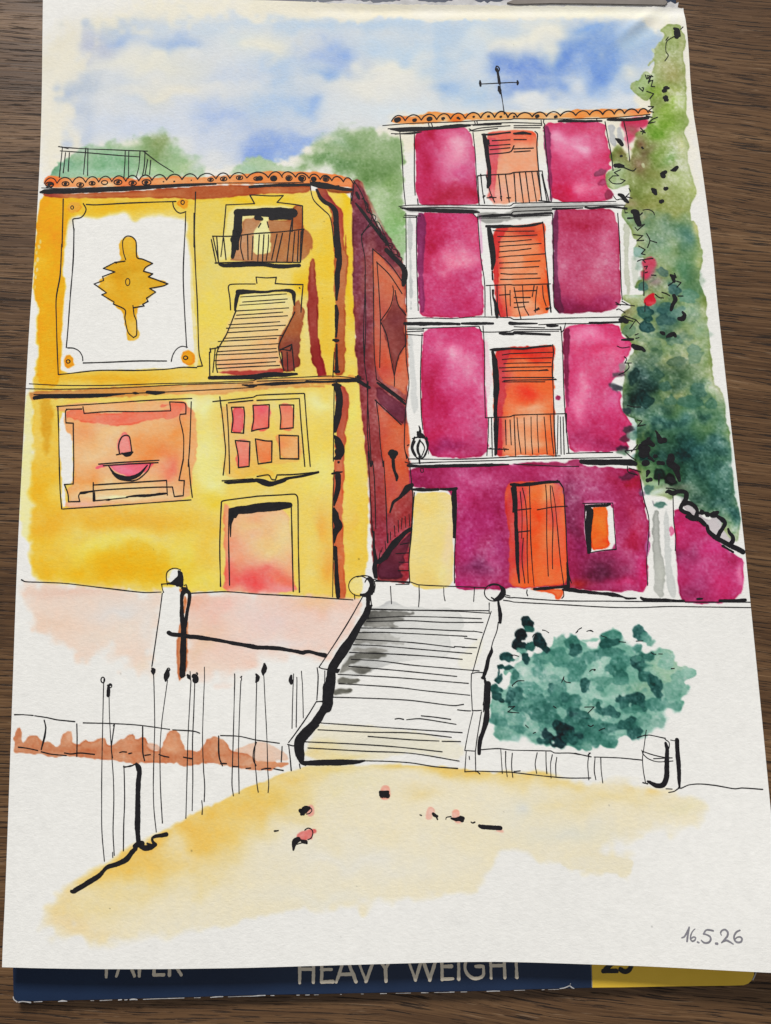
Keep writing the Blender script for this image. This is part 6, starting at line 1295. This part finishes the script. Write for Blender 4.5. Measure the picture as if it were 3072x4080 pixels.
for _w in ("E0 690,310 695,140|695,145 745,150 752,190 735,225 695,226|755,306 812,140 872,304|778,250 850,250|905,305 909,140|909,145 955,148 966,190 950,222 909,224|1000,297 1002,135|1000,298 1062,297|1000,218 1055,216|1002,140 1060,138|1100,300 1102,135|1102,140 1150,142 1160,180 1145,212 1102,214|1125,216 1176,298",
           "E1 277,348 277,172|366,346 366,170|277,262 366,260|420,346 418,168|420,344 492,342|418,264 482,262|418,174 488,172|514,344 575,170 642,342|536,296 620,293|644,170 706,340 770,168|776,166 833,262 882,164|833,262 836,340",
           "E1 968,164 1027,332 1071,186 1120,331 1170,163|1200,328 1196,160|1200,325 1270,323|1198,244 1260,242|1196,164 1264,162|1308,326 1304,158|1474,196 1440,170 1400,168 1362,196 1348,245 1362,292 1402,320 1445,316 1468,296 1466,242 1418,242|1518,319 1512,158|1606,317 1600,156|1515,238 1603,236|E2 18,314 10,152|-34,158 56,154"):
    let = build_mesh('printed_word', None, raw(_w, 19, 'cream', ZC), zfun=flat(ZC), lift=.00016, mats=PM)
    let.parent = pad
nu = raw("E2 578,274 664,274|592,262 640,214 662,180 655,140 620,128 585,150|690,262 712,276 740,272 758,240 752,205 725,190 698,200|700,200 704,132|704,134 755,132", 27, 'black', ZC)
num = build_mesh('numeral', None, nu, zfun=flat(ZC), lift=.00022, mats=PM)
num.parent = yel
# stubs of torn-off sheets along the glued top edge
r5 = np.random.default_rng(21)
top = [(1240 + i * 13, float(np.clip(3 + 7 * np.sin(i * .37) + r5.normal(0, 3.2), -9, 14))) for i in range(70)]
stub = "S 1240,60 " + ' '.join('%.1f,%.1f' % p for p in top) + ' 2165,-30 2400,-40 2640,-40 2655,14 2672,6 2690,16 2704,8 2694,60'
st = slab('torn_stub', parse(stub, -.0012)[:, :2], ZC + .0002, -.0012, M_GLUE)
st.parent = pad
st['label'] = 'ragged white remains of torn sheets'
st2 = slab('binding_strip', parse("S 2020,10 2060,-8 2200,-12 2400,-14 2640,-10 2660,8 2650,19 2400,14 2200,12 2050,16", -.0008)[:, :2], -.0013, -.0008, M_STUB)
st2.parent = pad

# ================================================================== the table
M_WOOD, nt, bs = new_mat('dark_oak')
warp = noise(nt, mapping(nt, (9, 26, 9)), 1, 2)
tc = nd(nt, 'ShaderNodeTexCoord')
sep = nd(nt, 'ShaderNodeSeparateXYZ')
nt.links.new(tc.outputs['Object'], sep.inputs[0])
yy = math_(nt, 'ADD', sep.outputs[1], math_(nt, 'MULTIPLY', math_(nt, 'SUBTRACT', warp, .5), .009))
yy = math_(nt, 'ADD', yy, math_(nt, 'MULTIPLY', math_(nt, 'ADD', sep.outputs[0], math_(nt, 'MULTIPLY', math_(nt, 'MAXIMUM', sep.outputs[0], 0.0), 1.6)), .045))
cmb = nd(nt, 'ShaderNodeCombineXYZ')
nt.links.new(sep.outputs[0], cmb.inputs[0])
nt.links.new(yy, cmb.inputs[1])


def stretched(sx, sy, detail, rough):
    m = nd(nt, 'ShaderNodeMapping')
    m.inputs['Scale'].default_value = (sx, sy, 1)
    nt.links.new(cmb.outputs[0], m.inputs['Vector'])
    return noise(nt, m.outputs['Vector'], 1, detail, rough)


band = stretched(5, 60, 4, .6)
fine = stretched(22, 1500, 4, .65)
hair = stretched(40, 3600, 2, .6)
pore = stretched(62, 1750, 3, .6)
pore2 = stretched(30, 1000, 3, .6)
fleck = stretched(70, 1500, 3, .6)


def band_of(v, lo, hi):
    m = nd(nt, 'ShaderNodeMapRange', clamp=True)
    m.inputs['From Min'].default_value, m.inputs['From Max'].default_value = lo, hi
    nt.links.new(v, m.inputs['Value'])
    return m.outputs[0]


tone_ = math_(nt, 'ADD', math_(nt, 'MULTIPLY', band, .40), math_(nt, 'ADD', math_(nt, 'MULTIPLY', fine, .40), math_(nt, 'MULTIPLY', hair, .20)))
base = ramp(nt, tone_, [(.36, (.034, .017, .0078)), (.46, (.088, .044, .0195)), (.55, (.146, .077, .034)), (.66, (.27, .160, .082))])
pp = math_(nt, 'MAXIMUM', band_of(pore, .425, .395), band_of(pore2, .37, .345))
col = mix(nt, math_(nt, 'MULTIPLY', band_of(fleck, .62, .68), .5), base, (.27, .18, .11))
col = mix(nt, math_(nt, 'MULTIPLY', pp, .88), col, (.012, .007, .005))
nt.links.new(col, bs.inputs['Base Color'])
bs.inputs['Specular IOR Level'].default_value = .32
nt.links.new(math_(nt, 'ADD', math_(nt, 'MULTIPLY', pp, .3), math_(nt, 'MULTIPLY_ADD', fine, .2, .36)), bs.inputs['Roughness'])
bump(nt, bs, math_(nt, 'SUBTRACT', math_(nt, 'MULTIPLY', fine, .5), pp), .6, .00025)
table = slab('table_top', [(-.7, -.55), (.7, -.55), (.7, .75), (-.7, .75)], ZT - .03, ZT, M_WOOD)
tag(table, 'dark brown oak table top with open grain', 'table', 'structure')
